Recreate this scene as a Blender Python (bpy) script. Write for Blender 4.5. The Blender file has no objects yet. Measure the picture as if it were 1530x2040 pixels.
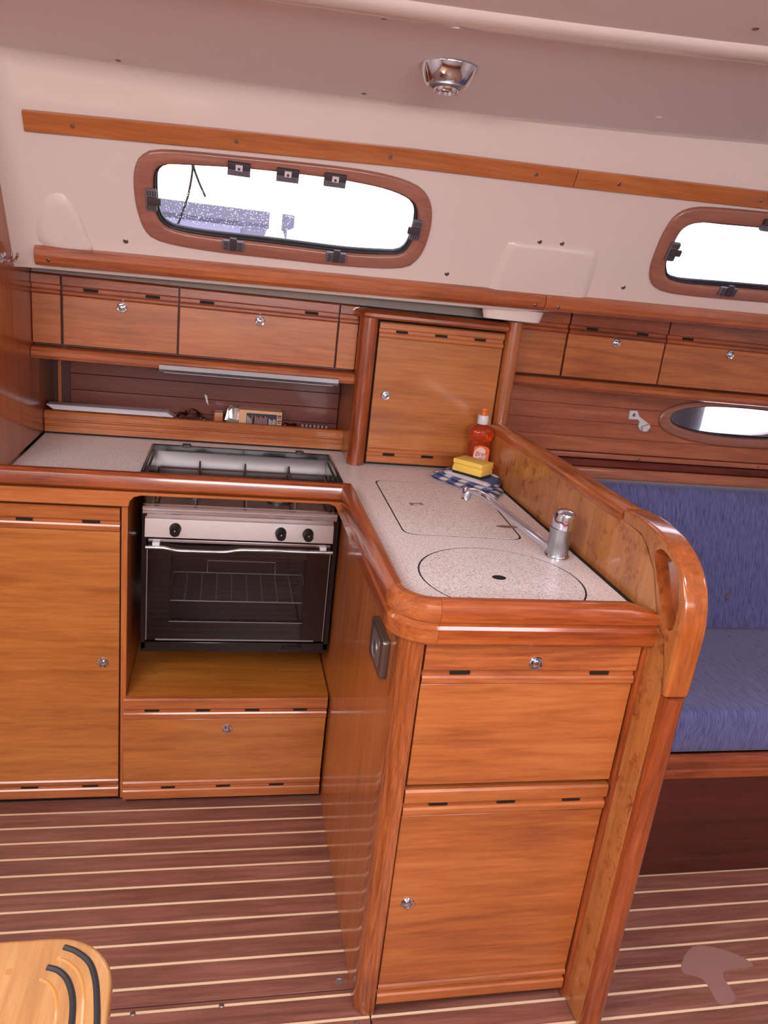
import bpy, bmesh, math, random
from mathutils import Vector, Matrix
from mathutils.geometry import tessellate_polygon
random.seed(7)
PI = math.pi
SC = bpy.context.scene
COL = SC.collection

# ------------------------------------------------------------------ camera
cd = bpy.data.cameras.new('camera'); cam = bpy.data.objects.new('camera', cd); COL.objects.link(cam)
cd.sensor_fit = 'VERTICAL'; cd.sensor_height = 36; cd.lens = 26.887; cd.clip_start = .02
_r, _f, _u = (0.9767, -0.185, 0.1091), (0.20974, 0.93098, -0.29880), (-0.0463, 0.3147, 0.9481)
cam.matrix_world = Matrix(((_r[0], _u[0], -_f[0], -0.17174), (_r[1], _u[1], -_f[1], -1.85775),
                           (_r[2], _u[2], -_f[2], 1.47271), (0, 0, 0, 1)))
SC.camera = cam
# ------------------------------------------------------------------ world, lights, exposure
w = bpy.data.worlds.new('sky'); SC.world = w; w.use_nodes = True
bg = w.node_tree.nodes['Background']; bg.inputs[0].default_value = (.93, .92, 1, 1); bg.inputs[1].default_value = 3.2
def area(name, loc, target, sx, sy, power, col=(1, 1, 1)):
    l = bpy.data.lights.new(name, 'AREA'); l.shape = 'RECTANGLE'; l.size = sx; l.size_y = sy; l.energy = power; l.color = col
    o = bpy.data.objects.new(name, l); COL.objects.link(o); o.location = loc
    o.rotation_euler = (Vector(target) - Vector(loc)).to_track_quat('-Z', 'Y').to_euler(); return o
area('companionway_daylight', (-.95, -1.75, 1.99), (-.35, -.9, .6), .8, 1.1, 25, (1, .95, .96))
area('added_hatch_light', (.75, -1.5, 1.97), (.7, -1.4, 0), .5, .5, 9, (1, .95, .98))  # added lamp over an unseen hatch, lights the cabin from above
area('added_forward_light', (1.95, -1.2, 1.99), (1.9, -1.1, 0), .5, .5, 5, (1, .95, .98))  # added lamp over a second unseen hatch, further forward
area('saloon_window_daylight', (.1, -2.93, 1.62), (.1, 0, 1.65), 1.3, .28, 21, (1, .95, .98))
SC.view_settings.view_transform = 'Standard'; SC.view_settings.look = 'None'
SC.view_settings.exposure = 0.46; SC.view_settings.gamma = 1; SC.view_settings.use_curve_mapping = False

# ------------------------------------------------------------------ materials
def lin(c):
    return tuple(((x / 255) / 12.92 if x / 255 <= .04045 else ((x / 255 + .055) / 1.055) ** 2.4) for x in c) + (1,)
def newmat(name):
    m = bpy.data.materials.new(name); m.use_nodes = True; nt = m.node_tree
    return m, nt, nt.nodes['Principled BSDF']
def plain(name, col, rough=.5, metal=0, coat=0, bump=0, bscale=200, **kw):
    m, nt, p = newmat(name)
    p.inputs['Base Color'].default_value = lin(col); p.inputs['Roughness'].default_value = rough
    p.inputs['Metallic'].default_value = metal; p.inputs['Coat Weight'].default_value = coat
    p.inputs['Coat Roughness'].default_value = .08
    for k, v in kw.items(): p.inputs[k].default_value = v
    tc = nt.nodes.new('ShaderNodeTexCoord'); n = nt.nodes.new('ShaderNodeTexNoise'); n.inputs['Scale'].default_value = bscale
    n.inputs['Detail'].default_value = 4
    nt.links.new(tc.outputs['Object'], n.inputs['Vector'])
    # slight tonal variation
    mr = nt.nodes.new('ShaderNodeMapRange'); mr.inputs[3].default_value = rough * .88; mr.inputs[4].default_value = min(1, rough * 1.12)
    nt.links.new(n.outputs['Fac'], mr.inputs[0]); nt.links.new(mr.outputs[0], p.inputs['Roughness'])
    if bump:
        b = nt.nodes.new('ShaderNodeBump'); b.inputs['Strength'].default_value = bump; b.inputs['Distance'].default_value = .001
        nt.links.new(n.outputs['Fac'], b.inputs['Height']); nt.links.new(b.outputs[0], p.inputs['Normal'])
    return m
def wood(name, dark, mid, light, axis='X', scale=9, rough=.34, coat=.5, stretch=14, fig=.5, bump=.05, wear=None):
    m, nt, p = newmat(name); N = nt.nodes.new; L = nt.links.new
    tc = N('ShaderNodeTexCoord'); oi = N('ShaderNodeObjectInfo'); mul = N('ShaderNodeVectorMath'); mul.operation = 'MULTIPLY_ADD'
    mul.inputs[1].default_value = (11, 7, 5)
    cmb = N('ShaderNodeCombineXYZ')
    for i in range(3): L(oi.outputs['Random'], cmb.inputs[i])
    L(cmb.outputs[0], mul.inputs[0]); L(tc.outputs['Object'], mul.inputs[2])
    mp = N('ShaderNodeMapping'); s = [1, 1, 1]
    for i in range(3): s[i] = 1.0 if 'XYZ'[i] == axis else stretch
    mp.inputs['Scale'].default_value = s; L(mul.outputs[0], mp.inputs[0])
    n1 = N('ShaderNodeTexNoise'); n1.inputs['Scale'].default_value = scale * .28; n1.inputs['Detail'].default_value = 5
    n1.inputs['Distortion'].default_value = fig * 2; n1.inputs['Roughness'].default_value = .55
    n2 = N('ShaderNodeTexNoise'); n2.inputs['Scale'].default_value = scale * 1.6; n2.inputs['Detail'].default_value = 8
    n2.inputs['Roughness'].default_value = .65; n2.inputs['Distortion'].default_value = .3
    n3 = N('ShaderNodeTexNoise'); n3.inputs['Scale'].default_value = 2.1; n3.inputs['Detail'].default_value = 2
    L(mp.outputs[0], n1.inputs[0]); L(mp.outputs[0], n2.inputs[0]); L(mul.outputs[0], n3.inputs[0])
    mx = N('ShaderNodeMix'); mx.data_type = 'FLOAT'; mx.inputs[0].default_value = .45
    L(n1.outputs['Fac'], mx.inputs[2]); L(n2.outputs['Fac'], mx.inputs[3])
    mx2 = N('ShaderNodeMix'); mx2.data_type = 'FLOAT'; mx2.inputs[0].default_value = .25
    L(mx.outputs[0], mx2.inputs[2]); L(n3.outputs['Fac'], mx2.inputs[3])
    cr = N('ShaderNodeValToRGB'); e = cr.color_ramp.elements
    e[0].position = .37; e[0].color = lin(dark); e[1].position = .63; e[1].color = lin(light)
    q = cr.color_ramp.elements.new(.5); q.color = lin(mid)
    L(mx2.outputs[0], cr.inputs[0]); out = cr.outputs[0]
    if wear:
        n4 = N('ShaderNodeTexNoise'); n4.inputs['Scale'].default_value = wear[1]; n4.inputs['Detail'].default_value = 9; n4.inputs['Roughness'].default_value = .7
        L(tc.outputs['Object'], n4.inputs[0]); r2 = N('ShaderNodeValToRGB'); r2.color_ramp.elements[0].position = wear[2]; r2.color_ramp.elements[1].position = wear[2] + .12
        L(n4.outputs['Fac'], r2.inputs[0]); m3 = N('ShaderNodeMix'); m3.data_type = 'RGBA'
        m3.inputs[7].default_value = lin(wear[0]); L(r2.outputs[0], m3.inputs[0]); L(out, m3.inputs[6]); out = m3.outputs[2]
    L(out, p.inputs['Base Color'])
    p.inputs['Roughness'].default_value = rough; p.inputs['Coat Weight'].default_value = coat; p.inputs['Coat Roughness'].default_value = .1
    b = N('ShaderNodeBump'); b.inputs['Strength'].default_value = bump; b.inputs['Distance'].default_value = .001
    L(n2.outputs['Fac'], b.inputs['Height']); L(b.outputs[0], p.inputs['Normal'])
    return m
PAN = [(138, 72, 34), (171, 96, 46), (190, 115, 60)]       # honey panels
TRM = [(98, 40, 16), (146, 68, 28), (180, 94, 42)]        # reddish mouldings
panx = wood('honey_veneer', *PAN, axis='X', scale=7)
panz = wood('honey_veneer_upright', *PAN, axis='Z', scale=7)
pan2 = wood('golden_veneer', (146, 82, 34), (173, 103, 46), (192, 121, 60), axis='X', scale=7)
trx = wood('varnished_trim', *TRM, axis='X', scale=9, rough=.28, coat=.8)
try_ = wood('varnished_trim_across', *TRM, axis='Y', scale=9, rough=.28, coat=.8)
trz = wood('varnished_trim_upright', *TRM, axis='Z', scale=9, rough=.28, coat=.8)
capw = wood('orange_varnished_trim', (130, 64, 26), (170, 92, 42), (194, 116, 60), axis='Y', scale=10, rough=.25, coat=.9)
partw = wood('worn_partition_veneer', (156, 94, 46), (182, 116, 60), (200, 136, 78), axis='Z', scale=6, wear=((142, 74, 34), 30, .53))
tanw = wood('tan_edge_veneer', (150, 90, 42), (174, 108, 52), (186, 120, 62), axis='Z', scale=6)
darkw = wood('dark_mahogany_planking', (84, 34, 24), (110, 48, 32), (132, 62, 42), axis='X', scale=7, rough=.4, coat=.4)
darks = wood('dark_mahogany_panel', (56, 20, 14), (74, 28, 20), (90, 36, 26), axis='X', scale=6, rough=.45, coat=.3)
railw = wood('rail_wood', (128, 62, 32), (166, 90, 50), (192, 112, 66), axis='X', scale=9, rough=.28, coat=.8)
plankr = wood('mahogany_planking', (140, 74, 50), (168, 94, 62), (188, 114, 78), axis='X', scale=7, rough=.4, coat=.4)
winw = wood('pinkish_mahogany', (136, 84, 70), (152, 98, 80), (166, 110, 92), axis='X', scale=9, rough=.32, coat=.5)
floorw = wood('sole_mahogany', (102, 60, 48), (126, 78, 64), (148, 98, 82), axis='X', scale=6, rough=.42, coat=.12, fig=1.1, bump=.03)
treadw = wood('pale_tread_wood', (150, 102, 58), (170, 120, 70), (186, 138, 86), axis='Y', scale=8, coat=.8)
bulkw = wood('bulkhead_veneer', (132, 62, 26), (156, 80, 38), (172, 96, 50), axis='Z', scale=6, coat=.6)
caulk = plain('cream_inlay', (226, 196, 158), .5)
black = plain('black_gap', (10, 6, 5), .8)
liner = plain('white_gelcoat', (219, 203, 195), .3, coat=.5, bump=.02, bscale=30)
vinyl = plain('ceiling_vinyl', (232, 220, 220), .62, bump=.25, bscale=350)
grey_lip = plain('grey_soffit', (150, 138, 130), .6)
chrome = plain('chrome', (214, 222, 234), .09, 1)
steel = plain('brushed_steel', (206, 200, 198), .3, 1, bump=.03, bscale=90)
sstl = plain('satin_steel', (184, 188, 194), .38, 1)
dsteel = plain('dark_hob_steel', (60, 50, 50), .12, .8)
blk = plain('black_enamel', (14, 12, 13), .25, coat=.3)
knobm = plain('black_plastic', (16, 16, 17), .35)
oglass = plain('oven_black_glass', (8, 6, 7), .04, coat=.6)
greyp = plain('grey_latch_plastic', (104, 98, 104), .5)
dgrey = plain('dark_latch_plastic', (62, 52, 58), .5)
gasket = plain('black_rubber', (28, 22, 28), .45)
rubber = plain('grip_rubber', (34, 34, 38), .6)
screwm = plain('screw_steel', (150, 140, 132), .3, 1)
whitep = plain('white_plastic', (214, 208, 212), .42)
boardm = plain('white_board', (196, 188, 192), .45)
orangep = plain('orange_plastic', (240, 120, 20), .4)
sponge_y = plain('yellow_foam', (240, 200, 92), .9, bump=.8, bscale=500)
scour = plain('dark_green_scourer', (38, 36, 28), .95, bump=.9, bscale=700)
foil = plain('crumpled_foil', (216, 200, 190), .32, .6, bump=1, bscale=160)
carton = plain('cream_carton', (222, 170, 132), .6)
navy = plain('navy_print', (44, 34, 44), .55)
pinkp = plain('pink_print', (176, 120, 112), .55)
inkl = plain('pale_print', (206, 190, 186), .6)
whitem = plain('white_label', (238, 206, 192), .5)
redink = plain('red_ink', (190, 40, 44), .5); blueink = plain('blue_ink', (64, 70, 140), .5)
sockm = plain('grey_socket_metal', (120, 104, 98), .32, .75)
gluem = plain('cured_resin', (176, 160, 150), .3)
ropem = plain('black_rope', (26, 20, 24), .8, bump=.6, bscale=900)

def speck():
    m, nt, p = newmat('speckled_laminate'); N = nt.nodes.new; L = nt.links.new
    tc = N('ShaderNodeTexCoord'); mp = N('ShaderNodeMapping'); mp.inputs['Scale'].default_value = (1, 1.9, 1); mp.inputs['Rotation'].default_value = (0, 0, .5)
    L(tc.outputs['Object'], mp.inputs[0])
    cols = [(222, 210, 203)]; prev = None
    base = N('ShaderNodeRGB'); base.outputs[0].default_value = lin((240, 231, 227)); prev = base.outputs[0]
    for sc_, thr, c in ((300, .36, (140, 118, 110)), (200, .34, (172, 152, 142)), (380, .34, (232, 226, 220))):
        n = N('ShaderNodeTexNoise'); n.inputs['Scale'].default_value = sc_; n.inputs['Detail'].default_value = 1.5; L(mp.outputs[0], n.inputs[0])
        r = N('ShaderNodeValToRGB'); r.color_ramp.elements[0].position = thr; r.color_ramp.elements[0].color = (1, 1, 1, 1)
        r.color_ramp.elements[1].position = thr + .05; r.color_ramp.elements[1].color = (0, 0, 0, 1); L(n.outputs['Fac'], r.inputs[0])
        x = N('ShaderNodeMix'); x.data_type = 'RGBA'; x.inputs[7].default_value = lin(c); L(r.outputs[0], x.inputs[0]); L(prev, x.inputs[6]); prev = x.outputs[2]
    L(prev, p.inputs['Base Color']); p.inputs['Roughness'].default_value = .36; return m
lam = speck()
def fabric():
    m, nt, p = newmat('blue_striped_fabric'); N = nt.nodes.new; L = nt.links.new
    tc = N('ShaderNodeTexCoord'); mp = N('ShaderNodeMapping'); mp.inputs['Scale'].default_value = (1, .05, .05); L(tc.outputs['Object'], mp.inputs[0])
    n = N('ShaderNodeTexNoise'); n.inputs['Scale'].default_value = 560; n.inputs['Detail'].default_value = 3; n.inputs['Distortion'].default_value = .25; L(mp.outputs[0], n.inputs[0])
    r = N('ShaderNodeValToRGB'); r.color_ramp.elements[0].position = .36; r.color_ramp.elements[0].color = lin((60, 64, 106))
    r.color_ramp.elements[1].position = .56; r.color_ramp.elements[1].color = lin((98, 102, 152)); L(n.outputs['Fac'], r.inputs[0]); L(r.outputs[0], p.inputs['Base Color'])
    p.inputs['Roughness'].default_value = .92; p.inputs['Sheen Weight'].default_value = .3
    b = N('ShaderNodeBump'); b.inputs['Strength'].default_value = .5; b.inputs['Distance'].default_value = .001; L(n.outputs['Fac'], b.inputs['Height']); L(b.outputs[0], p.inputs['Normal'])
    return m
fab = fabric()
def towelmat():
    m, nt, p = newmat('blue_white_towelling'); N = nt.nodes.new; L = nt.links.new
    tc = N('ShaderNodeTexCoord'); wv = N('ShaderNodeTexWave'); wv.bands_direction = 'DIAGONAL'; wv.inputs['Scale'].default_value = 8; wv.inputs['Distortion'].default_value = 0
    wv.inputs['Detail Scale'].default_value = .5
    mp = N('ShaderNodeMapping'); mp.inputs['Rotation'].default_value = (0, 0, 1.85); L(tc.outputs['Object'], mp.inputs[0]); L(mp.outputs[0], wv.inputs[0]); wv.bands_direction = 'X'
    r = N('ShaderNodeValToRGB'); r.color_ramp.interpolation = 'CONSTANT'; r.color_ramp.elements[0].color = lin((204, 196, 200)); r.color_ramp.elements[1].position = .42; r.color_ramp.elements[1].color = lin((84, 94, 140))
    L(wv.outputs['Fac'], r.inputs[0]); L(r.outputs[0], p.inputs['Base Color']); p.inputs['Roughness'].default_value = .95
    n = N('ShaderNodeTexNoise'); n.inputs['Scale'].default_value = 700; b = N('ShaderNodeBump'); b.inputs['Strength'].default_value = .7; b.inputs['Distance'].default_value = .001
    L(tc.outputs['Object'], n.inputs[0]); L(n.outputs['Fac'], b.inputs['Height']); L(b.outputs[0], p.inputs['Normal']); return m
towm = towelmat()
def pane_mat(name, tint, gl=.08, dark=0):
    m = bpy.data.materials.new(name); m.use_nodes = True; nt = m.node_tree; nt.nodes.clear(); N = nt.nodes.new; L = nt.links.new
    t = N('ShaderNodeBsdfTransparent'); t.inputs[0].default_value = tint; g = N('ShaderNodeBsdfGlossy'); g.inputs['Roughness'].default_value = .02
    x = N('ShaderNodeMixShader'); fr = N('ShaderNodeFresnel'); fr.inputs[0].default_value = 1.45; L(fr.outputs[0], x.inputs[0]); L(t.outputs[0], x.inputs[1]); L(g.outputs[0], x.inputs[2])
    o = N('ShaderNodeOutputMaterial'); L(x.outputs[0], o.inputs[0]); return m
pane = pane_mat('window_pane_glass', (.97, .96, 1, 1)); tint = pane_mat('tinted_oven_glass', (.72, .68, .70, 1)); film = pane_mat('clear_film', (.97, .95, .95, 1))
dropm = plain('rain_drop', (245, 245, 255), .03, **{'Transmission Weight': 1.0, 'IOR': 1.33})
soap = plain('orange_soap_bottle', (250, 128, 70), .06, **{'Transmission Weight': .88, 'IOR': 1.4})
ocean = plain('outside_grey', (104, 104, 118), .8); paleo = plain('outside_pale', (225, 215, 235), .7); fendm = plain('outside_fender', (72, 70, 84), .6)

# ------------------------------------------------------------------ geometry helpers
WL = {}
def finish(bm, sharp=36):
    bmesh.ops.recalc_face_normals(bm, faces=bm.faces)
    for f in bm.faces: f.smooth = True
    for e in bm.edges:
        if len(e.link_faces) == 2 and e.calc_face_angle(0) > math.radians(sharp): e.smooth = False
def part(name, geos, mat, parent=None, origin=None, bev=0, seg=2, sharp=36, merge=True):
    """geos: list of (verts, faces) in world coordinates -> one mesh object"""
    if isinstance(geos, tuple): geos = [geos]
    bm = bmesh.new()
    for vs, fs in geos:
        bv = [bm.verts.new(v) for v in vs]
        for f in fs:
            try: bm.faces.new([bv[i] for i in f])
            except ValueError: pass
    if merge: bmesh.ops.remove_doubles(bm, verts=bm.verts, dist=1e-6)
    if bev:
        bmesh.ops.recalc_face_normals(bm, faces=bm.faces)
        es = [e for e in bm.edges if len(e.link_faces) == 2 and e.calc_face_angle(0) > math.radians(30)]
        bmesh.ops.bevel(bm, geom=es, offset=bev, segments=seg, profile=.6, affect='EDGES', clamp_overlap=True)
    finish(bm, sharp)
    if parent is not None: org = WL[parent]
    elif origin is not None: org = Vector(origin)
    else:
        xs = [v.co for v in bm.verts]
        org = Vector(((min(v.x for v in xs) + max(v.x for v in xs)) / 2, (min(v.y for v in xs) + max(v.y for v in xs)) / 2, min(v.z for v in xs)))
    for v in bm.verts: v.co -= org
    me = bpy.data.meshes.new(name); bm.to_mesh(me); bm.free(); me.materials.append(mat)
    o = bpy.data.objects.new(name, me); COL.objects.link(o)
    if parent is not None: o.parent = parent
    else: o.location = org
    WL[o] = org
    return o
def thing(name, loc, label, cat, group=None, kind=None):
    o = bpy.data.objects.new(name, None); o.empty_display_size = .03; COL.objects.link(o); o.location = loc; WL[o] = Vector(loc)
    if label: o['label'] = label
    if cat: o['category'] = cat
    if group: o['group'] = group
    if kind: o['kind'] = kind
    return o
def tag(o, label=None, cat=None, group=None, kind=None):
    for k, v in (('label', label), ('category', cat), ('group', group), ('kind', kind)):
        if v: o[k] = v
    return o
def struct(o, label, cat=None):
    o['kind'] = 'structure'; o['label'] = label; o['category'] = cat or 'structure'; return o
def B(x0, x1, y0, y1, z0, z1):
    v = [(x, y, z) for x in (x0, x1) for y in (y0, y1) for z in (z0, z1)]
    return v, [(0, 1, 3, 2), (4, 6, 7, 5), (0, 4, 5, 1), (2, 3, 7, 6), (0, 2, 6, 4), (1, 5, 7, 3)]
def EX(poly, axis, a, b, fn=None):
    """extrude polygon; axis X: poly=(y,z), Y: (x,z), Z: (x,y)"""
    def mk(p, t):
        return {'X': (t, p[0], p[1]), 'Y': (p[0], t, p[1]), 'Z': (p[0], p[1], t)}[axis]
    n = len(poly); v = [mk(p, a) for p in poly] + [mk(p, b) for p in poly]
    if fn: v = [fn(*q) for q in v]
    return v, [tuple(range(n)), tuple(range(2 * n - 1, n - 1, -1))] + [(i, (i + 1) % n, n + (i + 1) % n, n + i) for i in range(n)]
def SEC(sections, closed_prof=True, cap=True, loop=False):
    n = len(sections[0]); v = [p for s in sections for p in s]; f = []
    m = len(sections)
    for k in range(m if loop else m - 1):
        a, b = k * n, ((k + 1) % m) * n
        for i in range(n if closed_prof else n - 1):
            j = (i + 1) % n; f.append((a + i, a + j, b + j, b + i))
    if cap and not loop: f += [tuple(range(n)), tuple(range(m * n - 1, (m - 1) * n - 1, -1))]
    return v, f
def SW(prof, path, up=(0, 0, 1), closed=False):
    """sweep profile (u to the right of travel, w up) with mitred joints"""
    up = Vector(up); P = [Vector(p) for p in path]; secs = []; n = len(P)
    for i in range(n):
        a = P[i] - P[i - 1] if (i > 0 or closed) else None
        b = P[(i + 1) % n] - P[i] if (i < n - 1 or closed) else None
        if a is None: a = b
        if b is None: b = a
        a, b = a.normalized(), b.normalized(); ra, rb = a.cross(up).normalized(), b.cross(up).normalized()
        r = (ra + rb).normalized(); k = 1 / max(.3, r.dot(ra))
        t = (a + b).normalized(); uu = r.cross(t).normalized()
        secs.append([tuple(P[i] + r * (u * k) + uu * w_) for u, w_ in prof])
    return secs
def TB(path, r, n=10, closed=False):
    prof = [(math.cos(2 * PI * i / n), math.sin(2 * PI * i / n)) for i in range(n)]
    P = [Vector(p) for p in path]; secs = []; N0 = None; m = len(P); R = r if isinstance(r, list) else [r] * m
    for i in range(m):
        if closed: t = (P[(i + 1) % m] - P[i - 1]).normalized()
        else: t = (P[min(i + 1, m - 1)] - P[max(i - 1, 0)]).normalized()
        if N0 is None:
            N0 = t.cross(Vector((0, 0, 1)))
            if N0.length < .05: N0 = t.cross(Vector((1, 0, 0)))
        N0 = (N0 - t * N0.dot(t)).normalized(); bb = t.cross(N0)
        secs.append([tuple(P[i] + N0 * (c * R[i]) + bb * (s * R[i])) for c, s in prof])
    return SEC(secs, loop=closed)
def LA(prof, c, axis=(0, 0, 1), n=28, sx=1, sy=1):
    ax = Vector(axis).normalized(); a = ax.cross(Vector((0, 1, 0)) if abs(ax.y) < .9 else Vector((1, 0, 0))).normalized(); b = ax.cross(a); c = Vector(c)
    secs = [[tuple(c + ax * h + a * (r * sx * math.cos(2 * PI * i / n)) + b * (r * sy * math.sin(2 * PI * i / n))) for i in range(n)] for r, h in prof]
    return SEC(secs)
def arc(cx, cy, r, a0, a1, n):
    return [(cx + r * math.cos(math.radians(a0 + (a1 - a0) * i / n)), cy + r * math.sin(math.radians(a0 + (a1 - a0) * i / n))) for i in range(n + 1)]
def rrect(x0, x1, y0, y1, r, n=5):
    return arc(x1 - r, y0 + r, r, -90, 0, n) + arc(x1 - r, y1 - r, r, 0, 90, n) + arc(x0 + r, y1 - r, r, 90, 180, n) + arc(x0 + r, y0 + r, r, 180, 270, n)
def spline(P, n=8, closed=True):
    out = []; m = len(P)
    for i in range(m if closed else m - 1):
        if closed: p = [P[(i + k - 1) % m] for k in range(4)]
        else: p = [P[max(i - 1, 0)], P[i], P[i + 1], P[min(i + 2, m - 1)]]
        for k in range(n):
            t = k / n
            out.append(tuple(.5 * (2 * p[1][j] + (p[2][j] - p[0][j]) * t + (2 * p[0][j] - 5 * p[1][j] + 4 * p[2][j] - p[3][j]) * t * t + (3 * p[1][j] - p[0][j] - 3 * p[2][j] + p[3][j]) * t ** 3) for j in range(len(p[0]))))
    if not closed: out.append(P[-1])
    return out
def cut(o, cutters):
    for c in cutters:
        md = o.modifiers.new('b', 'BOOLEAN'); md.operation = 'DIFFERENCE'; md.solver = 'EXACT'; md.object = c
    bpy.context.view_layer.update()
    dg = bpy.context.evaluated_depsgraph_get(); me = bpy.data.meshes.new_from_object(o.evaluated_get(dg)); o.modifiers.clear(); old = o.data; nm = old.name; o.data = me; bpy.data.meshes.remove(old); me.name = nm
    for c in cutters: bpy.data.objects.remove(c)
    bm = bmesh.new(); bm.from_mesh(me); finish(bm); bm.to_mesh(me); bm.free()
    while len(me.materials) > 1: me.materials.pop()
    for pl in me.polygons: pl.material_index = 0
    return o
def tmp(geo):
    return part('cutter', geo, black, origin=(0, 0, 0))
def prism_poly_to(secA, secB):
    return SEC([secA, secB])

# --- repeated small hardware
_kn = {}
def knob(parent, x, y, z, r=.0135, normal=(0, -1, 0)):
    prof = [(.0, .0), (r, 0), (r, .0025), (r * .9, .0042), (r * .74, .0036), (r * .68, .0012), (r * .60, .0012), (r * .56, .0048), (r * .36, .0062), (.0001, .0066)]
    return part('push_knob', LA(prof, (x, y, z), normal, 24), chrome, parent)
def slot(parent, x0, x1, y, z, h=.0062, mat=None):
    return part('vent_slot', B(x0, x1, y, y + .0045, z - h / 2, z + h / 2), mat or black, parent, bev=.001, seg=1)
def screw(parent, p, normal=(0, -1, 0), r=.0048, nm='screw'):
    nv = Vector(normal).normalized()
    return part(nm, LA([(r, 0), (r, .0008), (r * .7, .0022), (r * .28, .0022), (r * .22, .0010), (.0001, .0010)], p, nv, 12), screwm, parent)
def moulding(top, z, yf, yb, b1, g, b2):
    s = -1 if top else 1
    P = [(yb, 0), (yf + .004, 0), (yf, .004), (yf, b1 - .004), (yf + .003, b1 - .0005), (yf + .008, b1), (yf + .008, b1 + g), (yf + .003, b1 + g + .001), (yf + .0008, b1 + g + .005),
         (yf + .0008, b1 + g + b2 - .004), (yf + .004, b1 + g + b2), (yb, b1 + g + b2)]
    return [(y, z + s * q) for y, q in P]
def door(parent, name, x0, x1, z0, z1, yf, th=.018, top=None, bot=None, slots_t=(), slots_b=(), kn=None, pm=None, tm=None, label=None):
    pm = pm or panx; tm = tm or trx; yb = yf + th
    zt = z1 - sum(top) if top else z1; zb = z0 + sum(bot) if bot else z0
    d = part(name, B(x0, x1, yf + .004, yb, zb, zt), pm, parent, bev=.0012, seg=1)
    if label: d['label'] = label
    def sub(nm, geo, m): return part(nm, geo, m, d, sharp=25)
    if top: sub('top_moulding', EX(moulding(True, z1, yf, yb, *top), 'X', x0, x1), tm)
    if bot: sub('bottom_moulding', EX(moulding(False, z0, yf, yb, *bot), 'X', x0, x1), tm)
    for a, b in slots_t: slot(d, a, b, yf + .0042, z1 - top[0] - top[1] / 2, h=top[1] * .8)
    for a, b in slots_b: slot(d, a, b, yf + .0042, z0 + bot[0] + bot[1] / 2, h=bot[1] * .8)
    if kn: knob(d, kn[0], yf + .004 if not (len(kn) > 2) else yf + kn[2], kn[1])
    return d

# ================================================================== THE SHELL
# ---- floor: planks and inlays, each its own piece
fl = struct(part('floor', B(-2.2, 2.9, -3.0, .62, -.04, -.009), black, origin=(0, 0, 0)), 'dark red mahogany cabin floor with cream inlay stripes', 'floor')
S, Y0 = .0551, -.0416
def plank(x0, x1, y0, y1, z=0.0): part('plank', B(x0, x1, y0, y1, -.009, z), floorw, fl, bev=.0006, seg=1)
def inlay(x0, x1, yc): part('inlay_strip', B(x0, x1, yc - .003, yc + .003, -.009, -.0002), caulk, fl)
for k in range(0, 52):
    ya, yb = Y0 - k * S - .003, Y0 - (k + 1) * S + .003
    xr = 2.55
    if k == 10:
        plank(-2.1, xr, -.6335, ya); plank(-2.1, .181, yb, -.6365); plank(.1845, xr, yb, -.6352)
    elif k > 10: plank(-2.1, .181, yb, ya); plank(.1845, xr, yb, ya)
    else: plank(-2.1, xr, yb, ya)
    if k > 10: inlay(-2.1, .181, Y0 - k * S); inlay(.1845, xr, Y0 - k * S)
    else: inlay(-2.1, xr, Y0 - k * S)
plank(-2.1, 2.55, Y0 + .003, .3)
for p in ((-.121, -.648), (-.296, -.649), (.152, -.714)): screw(fl, (p[0], p[1], 0), (0, 0, 1), .0055)
part('ring_pull', [LA([(.0085, .0), (.0085, .0012), (.0062, .0012), (.0062, .0003)], (.128, -.615, 0), (0, 0, 1), 18)], sstl, fl)
part('dust_smear', [EX(spline([(.93, -.66), (1.0, -.60), (1.08, -.62), (1.12, -.665), (1.03, -.675), (1.02, -.74), (.97, -.75), (.97, -.69)], 4), 'Z', .0001, .0004)], plain('dusty_smear', (140, 100, 90), .7), fl)

TS = math.tan(math.radians(28)); CA, SA = math.cos(math.radians(28)), math.sin(math.radians(28))
def lp(x, v, n=0):          # point on the leaning liner: v up the slope, n out of the wall (towards cabin)
    return (x, .238 - v * SA - n * CA, 1.387 + v * CA - n * SA)
def vz(z): return (z - 1.387) / CA
def zt(x): return 1.822 + .025 * x + .02 * max(-.8, min(x, 1.6)) ** 2

# ---- white hull liner (leaning wall with the windows)
xs = [-.79, -.735, -.70, -.672, -.655, -.64, -.62] + [-.5 + .1 * i for i in range(31)]
secs = []
for x in xs:
    c = 0
    if x < -.62: t = min(1, (-.62 - x) / .07); c = .075 * (1 - math.sqrt(max(0, 1 - t * t)))   # cove into the bulkhead
    z9 = zt(x); rise = .018 * max(0, x) ; vtop = vz(1.775 + rise)
    tt = max(0, min(1, (x - .66) / .08)); dl = 1.4300 + .0165 * (x + .2) - .0365 + .0135 * tt * tt * (3 - 2 * tt) - 1.3865; yo = -dl * TS
    q = [(x, .33, 1.398 + dl), (x, .250 - c + yo, 1.386 + dl), (x, .236 - c + yo, 1.387 + dl), (x, .231 - c + yo, 1.393 + dl)]
    for v in (.022 + dl, .1, .2, .3, .38, vtop): a = lp(x, v); q.append((x, a[1] - c, a[2]))
    a = lp(x, vtop); q.append((x, a[1] - .006 - c * .7, a[2] + (z9 - a[2]) * .45)); q.append((x, a[1] - .022 - c * .5, z9 - .004)); q.append((x, a[1] - .032 - c * .4, z9))
    q += [(x, a[1] + .03, z9 + .03)]; b = lp(x, .1, -.05); q += [(x, b[1], b[2]), (x, .33, 1.47)]
    secs.append(q)
wl = part('wall_back', SEC(secs), liner, origin=(0, 0, 0), sharp=50)
struct(wl, 'white leaning hull liner with pinkish sheen above the lockers', 'wall')

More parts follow.
